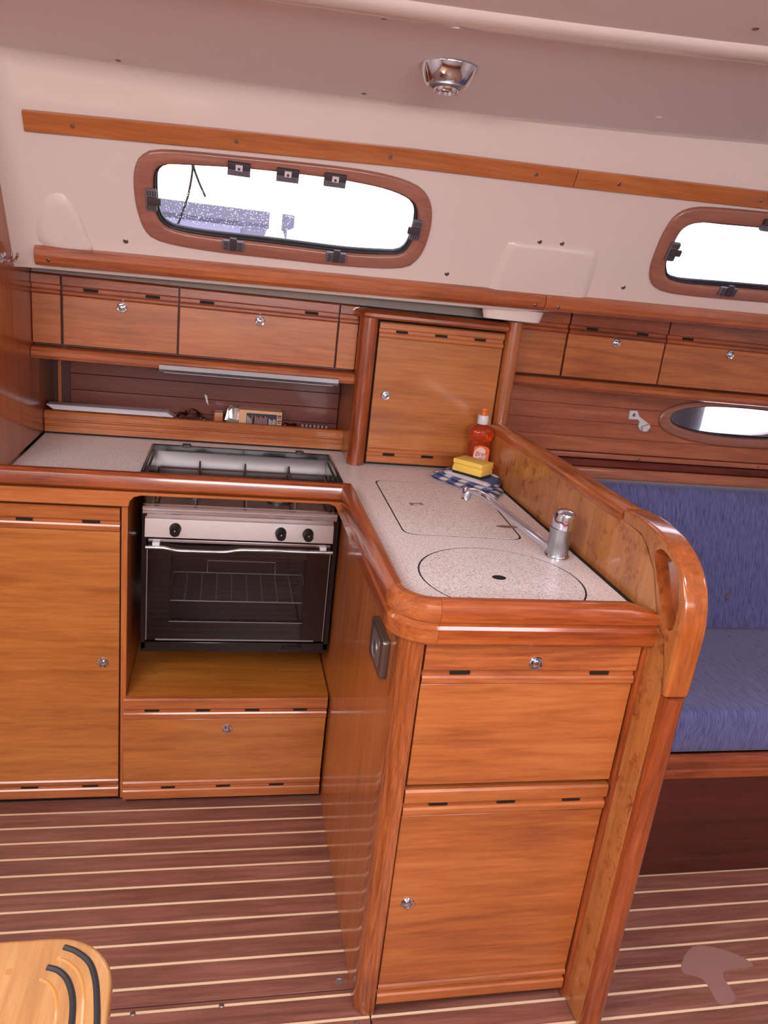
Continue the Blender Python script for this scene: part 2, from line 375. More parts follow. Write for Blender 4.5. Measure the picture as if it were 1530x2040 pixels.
def polar(P, n=72):
    cx = sum(p[0] for p in P) / len(P); cy = sum(p[1] for p in P) / len(P); return cx, cy
def resample(P, c, n, sx=2.6):
    out = []
    for i in range(n):
        t = 2 * PI * i / n; d = (math.cos(t) * sx, math.sin(t))
        best = None
        for k in range(len(P)):
            a = (P[k][0] - c[0], P[k][1] - c[1]); b = (P[(k + 1) % len(P)][0] - c[0], P[(k + 1) % len(P)][1] - c[1])
            e = (b[0] - a[0], b[1] - a[1]); den = d[0] * e[1] - d[1] * e[0]
            if abs(den) < 1e-12: continue
            s_ = (a[0] * e[1] - a[1] * e[0]) / den; u = (a[0] * d[1] - a[1] * d[0]) / den
            if s_ > 0 and -1e-6 <= u <= 1 + 1e-6 and (best is None or s_ < best): best = s_
        out.append((c[0] + d[0] * best, c[1] + d[1] * best))
    return out
def window(name, inner, outer, to3, wall, label, drops=0, grey=None, fmat=None, depth=.05):
    """to3(u, v, n): n>0 into the cabin.  frame > gasket, pane, drops"""
    inner, outer = spline(inner, 6), spline(outer, 6)
    cx = sum(p[0] for p in inner) / len(inner); cy = sum(p[1] for p in inner) / len(inner); c = (cx, cy); N = 88
    I = resample(inner, c, N); O = resample(outer, c, N)
    mixp = lambda t: [(i[0] + (o[0] - i[0]) * t, i[1] + (o[1] - i[1]) * t) for i, o in zip(I, O)]
    hole = mixp(.45)
    if wall is not None: cut(wall, [tmp(SEC([[to3(u, v, .12) for u, v in hole], [to3(u, v, -.004) for u, v in hole], [to3(u, v, -.25) for u, v in mixp(3.2)]]))])
    t = thing(name, to3(cx, cy, 0), label, 'window', kind='structure')
    rings = [(1, -.004), (1, .005), (.93, .0085), (.82, .0095), (.45, .0105), (.15, .0115), (.04, .009), (0, .003), (.0, -.006), (.4, -.006), (.4, -.004)]
    part('window_frame', SEC([[to3(u, v, n) for u, v in mixp(a)] for a, n in rings], loop=True), fmat or winw, t, sharp=50)
    rg = [(.0, .002), (-.09, .002), (-.12, -.004), (-.17, -.006), (-.17, -.020), (.3, -.020), (.3, -.0065), (.0, -.0065)]
    def shrink(a): return [(i[0] + (o[0] - i[0]) * a, i[1] + (o[1] - i[1]) * a) for i, o in zip(I, O)]
    part('gasket', SEC([[to3(u, v, n) for u, v in shrink(a)] for a, n in rg], loop=True), gasket, t, sharp=50)
    g = shrink(-.12); part('window_pane', SEC([[to3(u, v, -.012) for u, v in g], [to3(u, v, -.016) for u, v in g]]), pane, t)
    if drops:
        geos = []; rnd = random.Random(5)
        xs_ = [p[0] for p in g]; ys_ = [p[1] for p in g]
        for _ in range(drops):
            u = rnd.uniform(*grey[:2]); v = rnd.uniform(*grey[2:]); r = rnd.uniform(.0004, .0012)
            q = resample(inner, c, 8)
            if not (min(xs_) + .02 < u < max(xs_) - .02 and min(ys_) + .015 < v < max(ys_) - .012): continue
            sec = []
            for a, n in ((1, -.0161), (.8, -.0161 - r * .5), (.35, -.0161 - r * .8)):
                sec.append([to3(u + r * a * math.cos(k * PI / 3), v + r * a * math.sin(k * PI / 3), n) for k in range(6)])
            geos.append(SEC(sec))
        tag(part('rain_drops', geos, dropm, t, merge=False, sharp=80), kind='stuff')
    return t
def latch(parent, u, v, ang, to3, hinge=False):
    """ang: direction of 'towards the pane' in the wall plane"""
    ca, sa = math.cos(ang), math.sin(ang)
    def T(a, b, n): a *= 1.12; b *= 1.2; return to3(u + a * (-sa) + b * ca, v + a * ca + b * sa, n)   # a along the edge, b towards the pane
    def bx(a0, a1, b0, b1, n0, n1):
        vs, fs = B(a0, a1, b0, b1, n0, n1); return [T(*q) for q in vs], fs
    if hinge:
        o = part('window_hinge', bx(-.023, .023, -.011, .002, .010, .021), dgrey, parent, bev=.002)
        part('hinge_flap', [bx(-.023, .023, .002, .014, .008, .019)] + [bx(-.018, .018, .0035 + i * .0035, .0055 + i * .0035, .019, .0205) for i in range(3)], greyp, o)
        part('hinge_pin', [bx(-.007, .007, -.008, .003, .021, .0225)], whitep, o)
        part('hinge_button', LA([(.003, 0), (.003, .002), (.0001, .002)], T(0, -.001, .0222), (0, -CA, -SA), 10), dgrey, o)
    else:
        o = part('window_latch', bx(-.023, .023, -.011, .010, .010, .020), greyp, parent, bev=.0025)
        part('latch_ribs', [bx(s * .015 - .005, s * .015 + .005, -.008 + i * .005, -.0055 + i * .005, .020, .0215) for s in (-1, 1) for i in range(4)], dgrey, o)
        part('latch_lever', bx(-.0075, .0075, -.008, .018, .018, .026), dgrey, o, bev=.002)
    return o
PTI = [(-.356, 1.60), (-.352, 1.632), (-.335, 1.648), (-.30, 1.654), (-.161, 1.664), (.024, 1.669), (.12, 1.667), (.19, 1.661), (.241, 1.648), (.264, 1.630), (.273, 1.60), (.270, 1.55), (.258, 1.527), (.235, 1.517), (.124, 1.508), (-.054, 1.508), (-.224, 1.508), (-.300, 1.512), (-.335, 1.522), (-.352, 1.549)]
PTO = [(-.400, 1.60), (-.394, 1.640), (-.375, 1.664), (-.330, 1.678), (-.162, 1.686), (.021, 1.692), (.12, 1.693), (.20, 1.688), (.262, 1.674), (.296, 1.645), (.310, 1.60), (.308, 1.545), (.292, 1.508), (.255, 1.486), (.130, 1.476), (-.05, 1.474), (-.223, 1.474), (-.335, 1.482), (-.375, 1.500), (-.394, 1.545)]
w1 = window('window_1', [(u, vz(z)) for u, z in PTI], [(u, vz(z)) for u, z in PTO], lp, wl, 'long wood-framed cabin window above the cooker, ropes and dock outside', 1100, (-.34, .02, vz(1.505), vz(1.60)))
WP = [(w1, -.165, 1.666, 'h'), (w1, -.054, 1.667, 'h'), (w1, .056, 1.670, 'h'), (w1, -.170, 1.499, 'u'), (w1, .085, 1.500, 'u'), (w1, -.360, 1.578, 'r'), (w1, .272, 1.585, 'l')]
dx = .0
PI2 = [(.968, 1.60), (.966, 1.64), (.975, 1.668), (1.008, 1.684), (1.07, 1.688), (1.209, 1.694), (1.40, 1.700), (1.55, 1.698), (1.62, 1.685), (1.65, 1.66), (1.655, 1.60), (1.64, 1.565), (1.60, 1.553), (1.45, 1.543), (1.317, 1.540), (1.15, 1.535), (1.045, 1.533), (1.0, 1.540), (.983, 1.556), (.972, 1.575)]
PO2 = [(.928, 1.60), (.926, 1.645), (.937, 1.690), (.975, 1.714), (1.05, 1.722), (1.19, 1.728), (1.40, 1.734), (1.58, 1.730), (1.66, 1.712), (1.69, 1.67), (1.695, 1.60), (1.68, 1.54), (1.63, 1.522), (1.45, 1.510), (1.33, 1.508), (1.15, 1.503), (1.03, 1.503), (.975, 1.513), (.947, 1.535), (.933, 1.565)]
w2 = window('window_2', [(u, vz(z)) for u, z in PI2], [(u, vz(z)) for u, z in PO2], lp, wl, 'wood-framed cabin window at the right edge of the picture, above the blue settee')
WP += [(w2, 1.205, 1.704, 'h'), (w2, 1.32, 1.708, 'h'), (w2, .968, 1.612, 'r'), (w2, 1.186, 1.530, 'u'), (w2, 1.45, 1.536, 'u')]
for wn, u, z, d in WP: latch(wn, u, vz(z), {'h': -PI / 2, 'u': PI / 2, 'r': 0, 'l': PI}[d], lp, d == 'h')
NL = (0, -CA, -SA)
for x, z in ((-.425, 1.473), (.384, 1.484), (.605, 1.588), (.666, 1.591), (.886, 1.502)): screw(wl, lp(x, vz(z)), NL, .0062)
def pad(P, h, ins, name):
    cx = sum(p[0] for p in P) / len(P); cy = sum(p[1] for p in P) / len(P)
    sec = []
    for a, n in ((1.0, -.004), (1.0, .0008), (1 - ins * .4, h * .6), (1 - ins * .8, h * .95), (1 - ins, h)): sec.append([lp(cx + (x - cx) * a, vz(cy + (z - cy) * a), n) for x, z in P])
    return part(name, SEC(sec), liner, wl, sharp=60)
pad(spline([(.505, 1.45), (.520, 1.57), (.56, 1.583), (.73, 1.585), (.775, 1.572), (.79, 1.45), (.76, 1.425), (.53, 1.425)], 3), .009, .16, 'moulded_pad')
pad(spline([(-.625, 1.45), (-.618, 1.51), (-.595, 1.55), (-.56, 1.56), (-.53, 1.53), (-.51, 1.47), (-.505, 1.44), (-.56, 1.43)], 3), .008, .3, 'moulded_pad')
part('moulded_foot', LA([(.001, .0), (.6, .0), (.62, .01), (.66, .03)], (.61, .262, 1.380), (0, 0, 1), 24, .14, .045), liner, wl)
# soffit behind the liner's lower lip, above the lockers
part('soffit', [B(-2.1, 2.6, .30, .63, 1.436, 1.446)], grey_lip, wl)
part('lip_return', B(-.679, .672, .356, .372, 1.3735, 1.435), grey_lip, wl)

# ---- battens and handrails on the liner
def bar_on(name, pts, prof, mat, label, cat, sc, stru=False):
    geo = SEC([[ (p[0], p[1] - a * CA - b * SA, p[2] - a * SA + b * CA) for a, b in prof] for p in pts])
    o = part(name, geo, mat, sharp=28); tag(o, label, cat)
    for x, y, z, n in sc: screw(o, (x, y - n * CA, z - n * SA), NL, .0048)
    return o
def bp_(x, z): return (x, .238 - (z - 1.387) * TS, z)
bprof = [(0, -.021), (.010, -.021), (.012, -.019), (.012, .019), (.010, .021), (0, .021)]
def batz(x):
    P = [(-.62, 1.6965), (-.2, 1.7150), (.2, 1.7305), (.636, 1.7400), (1.16, 1.7545), (2.3, 1.785)]
    for (a, b), (c, d) in zip(P, P[1:]):
        if x <= c: return b + (d - b) * (x - a) / (c - a)
    return P[-1][1]
o = bar_on('wooden_batten', [bp_(x, batz(x)) for x in (-.62, -.2, .2, .634)], bprof, panx, 'long flat wooden batten screwed to the liner above the left window', 'batten', [(x, *bp_(x, batz(x))[1:], .012) for x in (-.52, -.174, .176, .534)])
bar_on('wooden_batten', [bp_(x, batz(x)) for x in (.636, .9, 1.3, 2.2)], bprof, panx, 'flat wooden batten on the liner above the right-hand window', 'batten', [(x, *bp_(x, batz(x))[1:], .012) for x in (.749, 1.144)])
def hz(x): return 1.4300 + .0165 * (x + .2)
hprof = [(-.012, -.022), (.014, -.023), (.026, -.017), (.031, -.004), (.029, .010), (.020, .020), (.008, .023), (-.006, .021), (-.008, 0)]
bar_on('wooden_grab_rail', [bp_(x, hz(x)) for x in (-.634, -.2, .2, .668)], hprof, railw, 'rounded wooden rail along the liner below the left window', 'rail', [(-.602, bp_(0, hz(-.602))[1] - .0, hz(-.602), .0305), (.64, bp_(0, hz(.64))[1], hz(.64), .0305)])
bar_on('wooden_grab_rail', [bp_(x, hz(x)) for x in (.670, 1.0, 1.5, 2.2)], hprof, railw, 'rounded wooden rail along the liner below the right window', 'rail', [(.708, bp_(0, hz(.708))[1], hz(.708), .0305)])

# ---- ceiling: vinyl panels with a moulded ridge
def cz(x, y): return zt(x) + .002 + .032 * (1 - math.exp(min(0, y) / .2))
def sheet(x0, x1, y0, y1, fz, nx=16, ny=6, th=.02):
    v = []; f = []
    for s in (0, 1):
        for i in range(nx + 1):
            for j in range(ny + 1):
                x = x0 + (x1 - x0) * i / nx; y = y0 + (y1 - y0) * j / ny; v.append((x, y, fz(x, y) + s * th))
    m = (nx + 1) * (ny + 1); I = lambda i, j, s: s * m + i * (ny + 1) + j
    for i in range(nx):
        for j in range(ny): f += [(I(i, j, 0), I(i + 1, j, 0), I(i + 1, j + 1, 0), I(i, j + 1, 0)), (I(i, j, 1), I(i, j + 1, 1), I(i + 1, j + 1, 1), I(i + 1, j, 1))]
    for i in range(nx): f += [(I(i, 0, 0), I(i, 0, 1), I(i + 1, 0, 1), I(i + 1, 0, 0)), (I(i, ny, 0), I(i + 1, ny, 0), I(i + 1, ny, 1), I(i, ny, 1))]
    for j in range(ny): f += [(I(0, j, 0), I(0, j + 1, 0), I(0, j + 1, 1), I(0, j, 1)), (I(nx, j, 0), I(nx, j, 1), I(nx, j + 1, 1), I(nx, j + 1, 0))]
    return v, f
ce = part('ceiling', sheet(-2.2, 2.9, -3.0, .10, lambda x, y: cz(x, y) + .012, 20, 12), liner, origin=(0, 0, 0)); struct(ce, 'low cabin ceiling with pinkish padded vinyl panels', 'ceiling')
cp1 = part('ceiling_panel', sheet(-2.15, 2.85, -.56, .012, cz, 24, 3, .016), vinyl, ce)
cp2 = part('ceiling_panel', sheet(-2.15, 2.85, -2.95, -.56, cz, 24, 8, .016), vinyl, ce)
for x, y in ((-.416, -.02), (.09, -.03), (.047, -.478), (.575, -.672)): screw(ce, (x, y, cz(x, y) + .0003), (0, 0, -1), .0055)
for x, y in ((.60, -.518), (.745, -.10)): part('screw_cap', LA([(.0085, 0), (.0085, .002), (.006, .0035), (.0001, .004)], (x, y, cz(x, y)), (0, 0, -1), 14), liner, ce)
rp = [(.0, .01), (.0, -.002), (.004, -.008), (.016, -.013), (.040, -.014), (.060, -.010), (.070, -.002), (.07, .01)]
rx = [-2.15 + .25 * i for i in range(21)]
part('ceiling_ridge', SEC([[(x, -.500 - .05 * x - a, cz(x, -.56) + b) for a, b in rp] for x in rx]), liner, ce, sharp=60)
# openings for the companionway and two added hatches that let in light
def hole3(x0, x1, y0, y1): return tmp(B(x0, x1, y0, y1, 1.6, 2.4))
H3 = [(-1.35, -.55, -2.3, -1.2), (.5, 1.0, -1.75, -1.25), (1.7, 2.2, -1.45, -.95)]
cut(ce, [hole3(*h) for h in H3]); cut(cp2, [hole3(*h) for h in H3])
for k, h in enumerate(H3[1:]):
    zc = cz((h[0] + h[1]) / 2, h[2])
    path = [(h[0], h[2], zc), (h[1], h[2], zc), (h[1], h[3], zc), (h[0], h[3], zc)]
    t = thing('window_%d' % (4 + k), (h[0], h[2], zc), ('unseen square hatch overhead behind the viewer, added to let in light', 'unseen square hatch overhead in the forward saloon, added to let in light')[k], 'hatch', kind='structure')  # unseen hatches, added as openings for the overhead lamps
    part('added_hatch_frame', SEC(SW([(-.02, -.012), (.02, -.012), (.02, .04), (-.02, .04)], path, closed=True), loop=True), liner, t)
    part('added_hatch_pane', B(h[0] + .01, h[1] - .01, h[2] + .01, h[3] - .01, zc + .03, zc + .036), pane, t)

# ---- bulkheads and the rest of the cabin
wf = part('wall_left', B(-.75, -.68, .0, .62, .925, 1.90), bulkw, bev=.004); struct(wf, 'varnished reddish wood bulkhead at the left edge', 'wall')
struct(part('wall_hull', [B(-2.2, 2.9, .63, .66, 0, 1.46)], darks), 'dark hull side hidden behind the lockers', 'wall')
struct(part('wall_right', [B(2.56, 2.60, -3, .6, 0, 1.95)], liner), 'white forward bulkhead of the saloon', 'wall')
struct(part('wall_aft', [B(-2.15, -2.10, -3, .6, 0, 1.95)], liner), 'white bulkhead aft of the companionway', 'wall')
wo = part('wall_opposite', [B(-2.15, 2.6, -3.0, -2.97, .46, 1.95)], liner); struct(wo, 'white liner wall opposite the galley', 'wall')
cut(wo, [tmp(B(-.55, .75, -3.1, -2.9, 1.48, 1.74)), tmp(B(1.0, 2.1, -3.1, -2.9, 1.48, 1.74))])
struct(part('wall_opposite_base', [B(-2.15, 2.6, -3.0, -2.97, 0, .459)], bulkw), 'wooden wall under the opposite windows', 'wall')
struct(part('wall_aft_cabin', [B(-2.12, -.751, .47, .50, 0, 1.96)], bulkw), 'wooden bulkhead beyond the companionway', 'wall')
# ================================================================== NICHE AND UPPER LOCKERS
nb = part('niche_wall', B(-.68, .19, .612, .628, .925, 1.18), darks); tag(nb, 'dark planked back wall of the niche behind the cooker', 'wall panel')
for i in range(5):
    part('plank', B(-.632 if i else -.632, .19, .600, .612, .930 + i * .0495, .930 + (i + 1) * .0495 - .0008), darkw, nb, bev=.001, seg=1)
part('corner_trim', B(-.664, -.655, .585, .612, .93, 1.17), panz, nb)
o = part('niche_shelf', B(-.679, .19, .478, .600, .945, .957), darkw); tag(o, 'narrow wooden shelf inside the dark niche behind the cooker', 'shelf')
fd = part('backsplash_rail', EX([(.485, .921), (.467, .921), (.465, .925), (.465, .942), (.468, .944), (.468, .947), (.464, .949), (.464, .956), (.468, .959), (.468, .962), (.462, .965), (.462, .978), (.466, .985), (.477, .987), (.485, .984)], 'X', -.679, .2), panx, sharp=25)
tag(fd, 'grooved wooden fiddle rail along the back of the worktop, below the niche', 'rail')
part('bottom_seam', B(-.679, .2, .463, .467, .9205, .925), black, fd)

def locker_run(t, specs, yf, z0, z1, b, kz, slots_dz=None):
    for kind, x0, x1, sl_, kx in specs:
        door(t, 'door' if kind == 'd' else 'filler_panel', x0, x1, z0, z1, yf, .016, top=b, slots_t=sl_, kn=(kx, kz) if kx is not None else None)
ul = thing('upper_locker', (-.24, .48, 1.15), 'row of low wooden lockers with two flap doors above the cooker niche', 'locker')
part('carcass', B(-.679, .19, .37, .59, 1.186, 1.372), darks, ul)
locker_run(ul, [('f', -.679, -.608, (), None), ('d', -.602, -.308, ((-.551, -.514), (-.393, -.356)), -.453), ('d', -.303, .130, ((-.251, -.213), (.036, .073)), -.087), ('f', .135, .19, (), None)], .348, 1.192, 1.372, (.029, .009, .014), 1.303)
rail_p = [(.59, 1.184), (.345, 1.184), (.334, 1.181), (.328, 1.172), (.328, 1.162), (.333, 1.153), (.342, 1.150), (.59, 1.150)]
part('bottom_rail', EX(rail_p, 'X', -.679, .191), railw, ul, sharp=25)
ls = part('strip_light', EX([(.3225, 1.152), (.3215, 1.164), (.3265, 1.166), (.3265, 1.1475), (.40, 1.1475), (.40, 1.144), (.33, 1.144)], 'X', -.352, .143), sstl, sharp=20); tag(ls, 'slim brushed metal strip light under the locker rail above the niche', 'light')
part('lens', B(-.34, .13, .336, .394, 1.1415, 1.144), whitep, ls)
rl = thing('upper_locker', (1.4, .5, 1.18), 'row of wooden lockers with flap doors above the blue settee', 'locker')
part('carcass', B(.672, 2.5, .40, .60, 1.219, 1.428), darks, rl)
locker_run(rl, [('f', .672, .838, (), None), ('d', .844, 1.170, ((.900, .938), (1.07, 1.108)), 1.005), ('d', 1.175, 1.70, ((1.228, 1.266), (1.58, 1.62)), 1.405), ('d', 1.705, 2.2, ((1.76, 1.80), (2.1, 2.14)), 1.95)], .378, 1.224, 1.428, (.050, .009, .016), 1.339)
part('bottom_rail', EX([(min(y, .465) + .03, z + .034) for y, z in rail_p], 'X', .672, 2.4), railw, rl, sharp=25)

# ---- plank wall over the settee with the oval port
pw = part('side_panelling', B(.672, 2.55, .512, .528, .80, 1.215), darks, origin=(1.5, .52, .8)); tag(pw, 'horizontal mahogany planking on the hull behind the settee', 'wall panel')
PL = []
zz = [1.215, 1.173, 1.122, 1.070, 1.017, .965]
for i in range(5):
    for a_, b_ in ([(.672, 2.5)] if i not in (1, 2) else [(.672, 1.6), (1.6, 2.5)]):
        PL.append(part('plank', EX([(.5015, zz[i + 1] + .0003), (.500, zz[i + 1] + .002), (.500, zz[i] - .0015), (.5015, zz[i] - .0003), (.512, zz[i]), (.512, zz[i + 1])], 'X', a_, b_), plankr, pw))
part('ledge_upper', EX([(.512, .963), (.494, .963), (.491, .958), (.491, .947), (.512, .945)], 'X', .672, 2.5), plankr, pw)
part('ledge_lower', EX([(.512, .943), (.486, .943), (.482, .938), (.482, .922), (.490, .918), (.512, .918)], 'X', .672, 2.5), darkw, pw)
part('back_board', EX([(.512, .917), (.478, .917), (.470, .905), (.470, .81), (.512, .81)], 'X', .672, 2.5), plankr, pw)
screw(pw, (1.23, .491, .951), (0, -1, 0), .006); screw(pw, (1.70, .491, .953), (0, -1, 0), .004)
def el(cx, cz_, a, b, n=20, e=2.3):
    out = []
    for i in range(n):
        t = 2 * PI * i / n; c, s = math.cos(t), math.sin(t); out.append((cx + a * math.copysign(abs(c) ** (2 / e), c), cz_ + b * math.copysign(abs(s) ** (2 / e), s)))
    return out
hole_o = el(1.60, 1.098, .305, .062)
for q in PL + [pw]: cut(q, [tmp(SEC([[(u, .4, v) for u, v in hole_o], [(u, .56, v) for u, v in hole_o]]))])
hw = bpy.data.objects['wall_hull']; cut(hw, [tmp(SEC([[(u, .5, v) for u, v in hole_o], [(u, .75, v) for u, v in hole_o]]))])
w3 = window('window_3', el(1.60, 1.106, .284, .052), el(1.60, 1.098, .325, .080), lambda u, v, n: (u, .500 - n, v), None, 'oval wood-framed porthole over the settee', 60, (1.33, 1.52, 1.06, 1.15), depth=.04)
hk = thing('towel_hook', (1.2, .5, 1.05), 'small white plastic hook screwed to the planking left of the porthole', 'hook')
part('hook_plate', EX([(1.162, 1.088), (1.162, 1.118), (1.188, 1.119), (1.200, 1.100), (1.222, 1.088), (1.240, 1.078), (1.243, 1.068), (1.232, 1.052), (1.214, 1.052), (1.203, 1.066), (1.205, 1.082), (1.196, 1.089)], 'Y', .492, .4995), whitep, hk, bev=.0015)
part('hook_lip', EX([(1.214, 1.053), (1.230, 1.053), (1.240, 1.068), (1.236, 1.078), (1.212, 1.068)], 'Y', .476, .492), whitep, hk, bev=.002)
screw(hk, (1.178, .492, 1.104), (0, -1, 0), .006)
ch = thing('coat_hook', (-.68, .05, 1.405), 'chrome coat hooks on the bulkhead at the far left', 'hook')
for i, yy in enumerate((-.02, .03, .08)):
    part('prong', TB(spline([(-.678, yy, 1.412), (-.668, yy, 1.402), (-.652, yy, 1.403), (-.644, yy, 1.414), (-.643, yy, 1.422)], 5, False), .0028, 8), chrome, ch)
part('back_plate', B(-.6798, -.6765, -.03, .095, 1.403, 1.418), chrome, ch, bev=.001, seg=1)

# ================================================================== CORNER CABINET
cc = thing('corner_cabinet', (.43, .45, .921), 'tall wooden corner cabinet with one door standing on the worktop', 'cabinet')
part('carcass', [B(.192, .668, .345, .60, .921, 1.340)], panz, cc)
part('gap_frame', [B(.236, .63, .331, .345, .921, 1.340)], black, cc)
door(cc, 'door', .245, .616, .929, 1.337, .312, .018, top=(.020, .008, .015), bot=(.022, .008, .014), slots_t=((.294, .328), (.409, .445), (.528, .562)), slots_b=((.294, .330), (.413, .450)), kn=(.282, 1.131), pm=pan2, tm=panx)
part('corner_post', EX([(.2415, .345), (.192, .345), (.189, .335)] + arc(.214, .322, .0262, 170, 350, 12) + [(.2415, .330)], 'Z', .921, 1.345), trz, cc, sharp=40)
part('side_post', EX([(.620, .345), (.620, .318)] + arc(.643, .318, .023, 190, 350, 10) + [(.668, .318), (.668, .345)], 'Z', 1.052, 1.374), wood('upright_post', *PAN, axis='Z', scale=9, coat=.8), cc, sharp=40)
part('top_trim', SEC(SW([(0, 0), (.020, 0), (.028, .006), (.028, .014), (.022, .020), (.008, .026), (0, .026)], [(.200, .40, 1.344), (.200, .335, 1.344), (.212, .322, 1.344), (.225, .318, 1.344), (.617, .318, 1.344)][::1], up=(0, 0, 1))), trx, cc, sharp=30)
part('top_board', B(.205, .62, .318, .60, 1.344, 1.356), trx, cc)

# ================================================================== BASE CABINETS
bc = thing('base_cabinet', (-.6, .25, .0), 'wooden base cabinet with one tall door left of the cooker', 'cabinet')
part('carcass', B(-.88, -.405, .0075, .46, .02, .866), darks, bc)
part('plinth', B(-.88, -.405, .01, .46, 0, .02), black, bc)
door(bc, 'door', -.87, -.4085, .022, .857, -.0125, .018, top=(.034, .008, .020), bot=(.032, .007, .018), slots_t=((-.645, -.608), (-.496, -.455)), slots_b=((-.657, -.614), (-.502, -.461)), kn=(-.448, .436), pm=pan2, tm=panx)
part('stile', B(-.4045, -.3900, -.012, .46, .02, .867), panz, bc, bev=.0015, seg=1)
ob = thing('cooker_bay', (-.12, .2, 0), 'open wooden cooker bay with a low drop front below the hanging cooker', 'cabinet')
part('carcass', B(-.389, .146, -.009, .46, .02, .318), darks, ob)
part('plinth', B(-.389, .146, .0, .46, 0, .02), black, ob)
part('bay_shelf', B(-.389, .1465, -.008, .46, .3215, .337), wood('stained_shelf', (150, 84, 28), (180, 108, 42), (196, 124, 52), axis='X', scale=7, wear=((84, 36, 16), 7, .60)), ob)
part('bay_back', B(-.389, .1465, .45, .46, .3375, .885), darks, ob)
door(ob, 'drop_front', -.395, .1435, .022, .338, -.028, .018, top=(.033, .008, .022), bot=(.032, .008, .018), slots_t=((-.342, -.305), (-.21, -.173), (-.08, -.041), (.051, .089)), slots_b=((-.295, -.258), (-.147, -.108), (0, .041)), kn=(-.125, .244), pm=pan2, tm=panx)

pc = thing('peninsula_cabinet', (.38, -.25, 0), 'wooden peninsula base cabinet with a drop flap over one door, under the sink', 'cabinet')
part('carcass', B(.170, .598, -.680, .44, .02, .875), darks, pc)
part('plinth', B(.20, .59, -.66, .44, 0, .02), black, pc)
part('side_panel', B(.150, .1695, -.640, .46, .002, .885), panz, pc, bev=.001, seg=1)
part('corner_post', EX([(.1695, -.640), (.149, -.640), (.149, -.668)] + arc(.182, -.668, .033, 180, 270, 8) + [(.188, -.701), (.188, -.682), (.1695, -.682)], 'Z', .002, .873), wood('mottled_post', (106, 50, 22), (150, 78, 36), (184, 106, 56), axis='Z', scale=11, rough=.25, coat=.9, fig=1.3), pc, sharp=40)
dt = panx
door(pc, 'drop_flap', .1925, .6065, .5665, .8645, -.7005, .018, top=(.056, .009, .018), slots_t=((.244, .282), (.517, .555)), kn=(.402, .827, 0), tm=wood('figured_moulding', (126, 60, 30), (168, 92, 46), (190, 112, 62), axis='X', scale=8, coat=.8, fig=1.2))
door(pc, 'door', .1915, .6065, .027, .556, -.7005, .018, top=(.031, .008, .020), bot=(.028, .008, .016), slots_t=((.242, .279), (.379, .416), (.516, .553)), kn=(.228, .288), tm=panx)
part('stile', B(.609, .6245, -.7035, -.62, .004, .873), trz, pc, bev=.004)

# ================================================================== WORKTOP
wt = thing('worktop', (0, .1, .89), 'L-shaped speckled cream worktop with varnished wooden fiddles', 'worktop')
LID = [(.246, .150), (.541, .150), (.512, -.295), (.237, -.285)]
def rpoly(P, r, n=5):
    out = []; m = len(P)
    for i in range(m):
        p, a, b = Vector(P[i]), Vector(P[i - 1]), Vector(P[(i + 1) % m]); u = (a - p).normalized(); v = (b - p).normalized()
        for k in range(n + 1):
            t = k / n; out.append(tuple(p + u * r * (1 - t) ** 2 + v * r * t ** 2))
    return out
cxr, cyr, rr = .381, -.527, .164
top = part('worktop_surface', EX([(-.677, .002), (-.374, .002), (-.374, .398), (.149, .398), (.149, -.668), (.175, -.690), (.606, -.690), (.606, .30), (.606, .466), (-.677, .466)], 'Z', .889, .920), lam, wt)
def offs(P, d):
    cx = sum(p[0] for p in P) / len(P); cy = sum(p[1] for p in P) / len(P); return [(p[0] + (d if p[0] > cx else -d), p[1] + (d if p[1] > cy else -d)) for p in P]
cut(top, [part('cutter', EX(rpoly(offs(LID, .0036), .03), 'Z', .915, .95), black, origin=WL[wt]), part('cutter', EX(arc(cxr, cyr, rr + .0036, 0, 354, 59), 'Z', .912, .95), black, origin=WL[wt])])
o = part('locker_lid', EX(rpoly(LID, .03), 'Z', .9152, .9202), lam, bev=.0006, seg=1); tag(o, 'rectangular speckled worktop lid with recessed catch, between towel and round lid', 'lid')
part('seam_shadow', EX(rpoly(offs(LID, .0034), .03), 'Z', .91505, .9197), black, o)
part('recessed_catch', [EX([(.298, -.072), (.334, -.064), (.330, -.048), (.296, -.054)], 'Z', .9203, .9212)], sstl, o)
part('catch_tongue', [B(.306, .324, -.064, -.056, .9212, .9222)], chrome, o)
part('finger_hole', EX([(.512 + .028 * math.cos(a * PI / 10) - .006, -.207 + .009 * math.sin(a * PI / 10)) for a in range(20)], 'Z', .9203, .9207), plain('brown_grip', (128, 104, 98), .5), o)
o = part('sink_lid', EX(arc(cxr, cyr, rr, 0, 354, 59), 'Z', .9125, .9204), lam, bev=.0006, seg=1); tag(o, 'round speckled sink lid with a finger hole at the front of the worktop', 'lid')
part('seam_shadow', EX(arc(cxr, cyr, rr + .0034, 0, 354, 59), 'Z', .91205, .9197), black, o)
part('finger_hole', LA([(.0115, 0), (.0115, .0004), (.0001, .0004)], (.376, -.527, .9204), (0, 0, 1), 20, 1.25, 1), black, o)
# fiddles
FP = [(0, .868), (.026, .868), (.030, .873), (.030, .899), (.0255, .904), (.0250, .909), (.0315, .915), (.0315, .930), (.0275, .943), (.019, .9505), (.007, .951), (.001, .947)]
FU = [(0, .906)] + FP[5:]
def corner(cx, cy, r, a0, a1, n=8): return [(x, y, 0) for x, y in arc(cx, cy, r, a0, a1, n)]
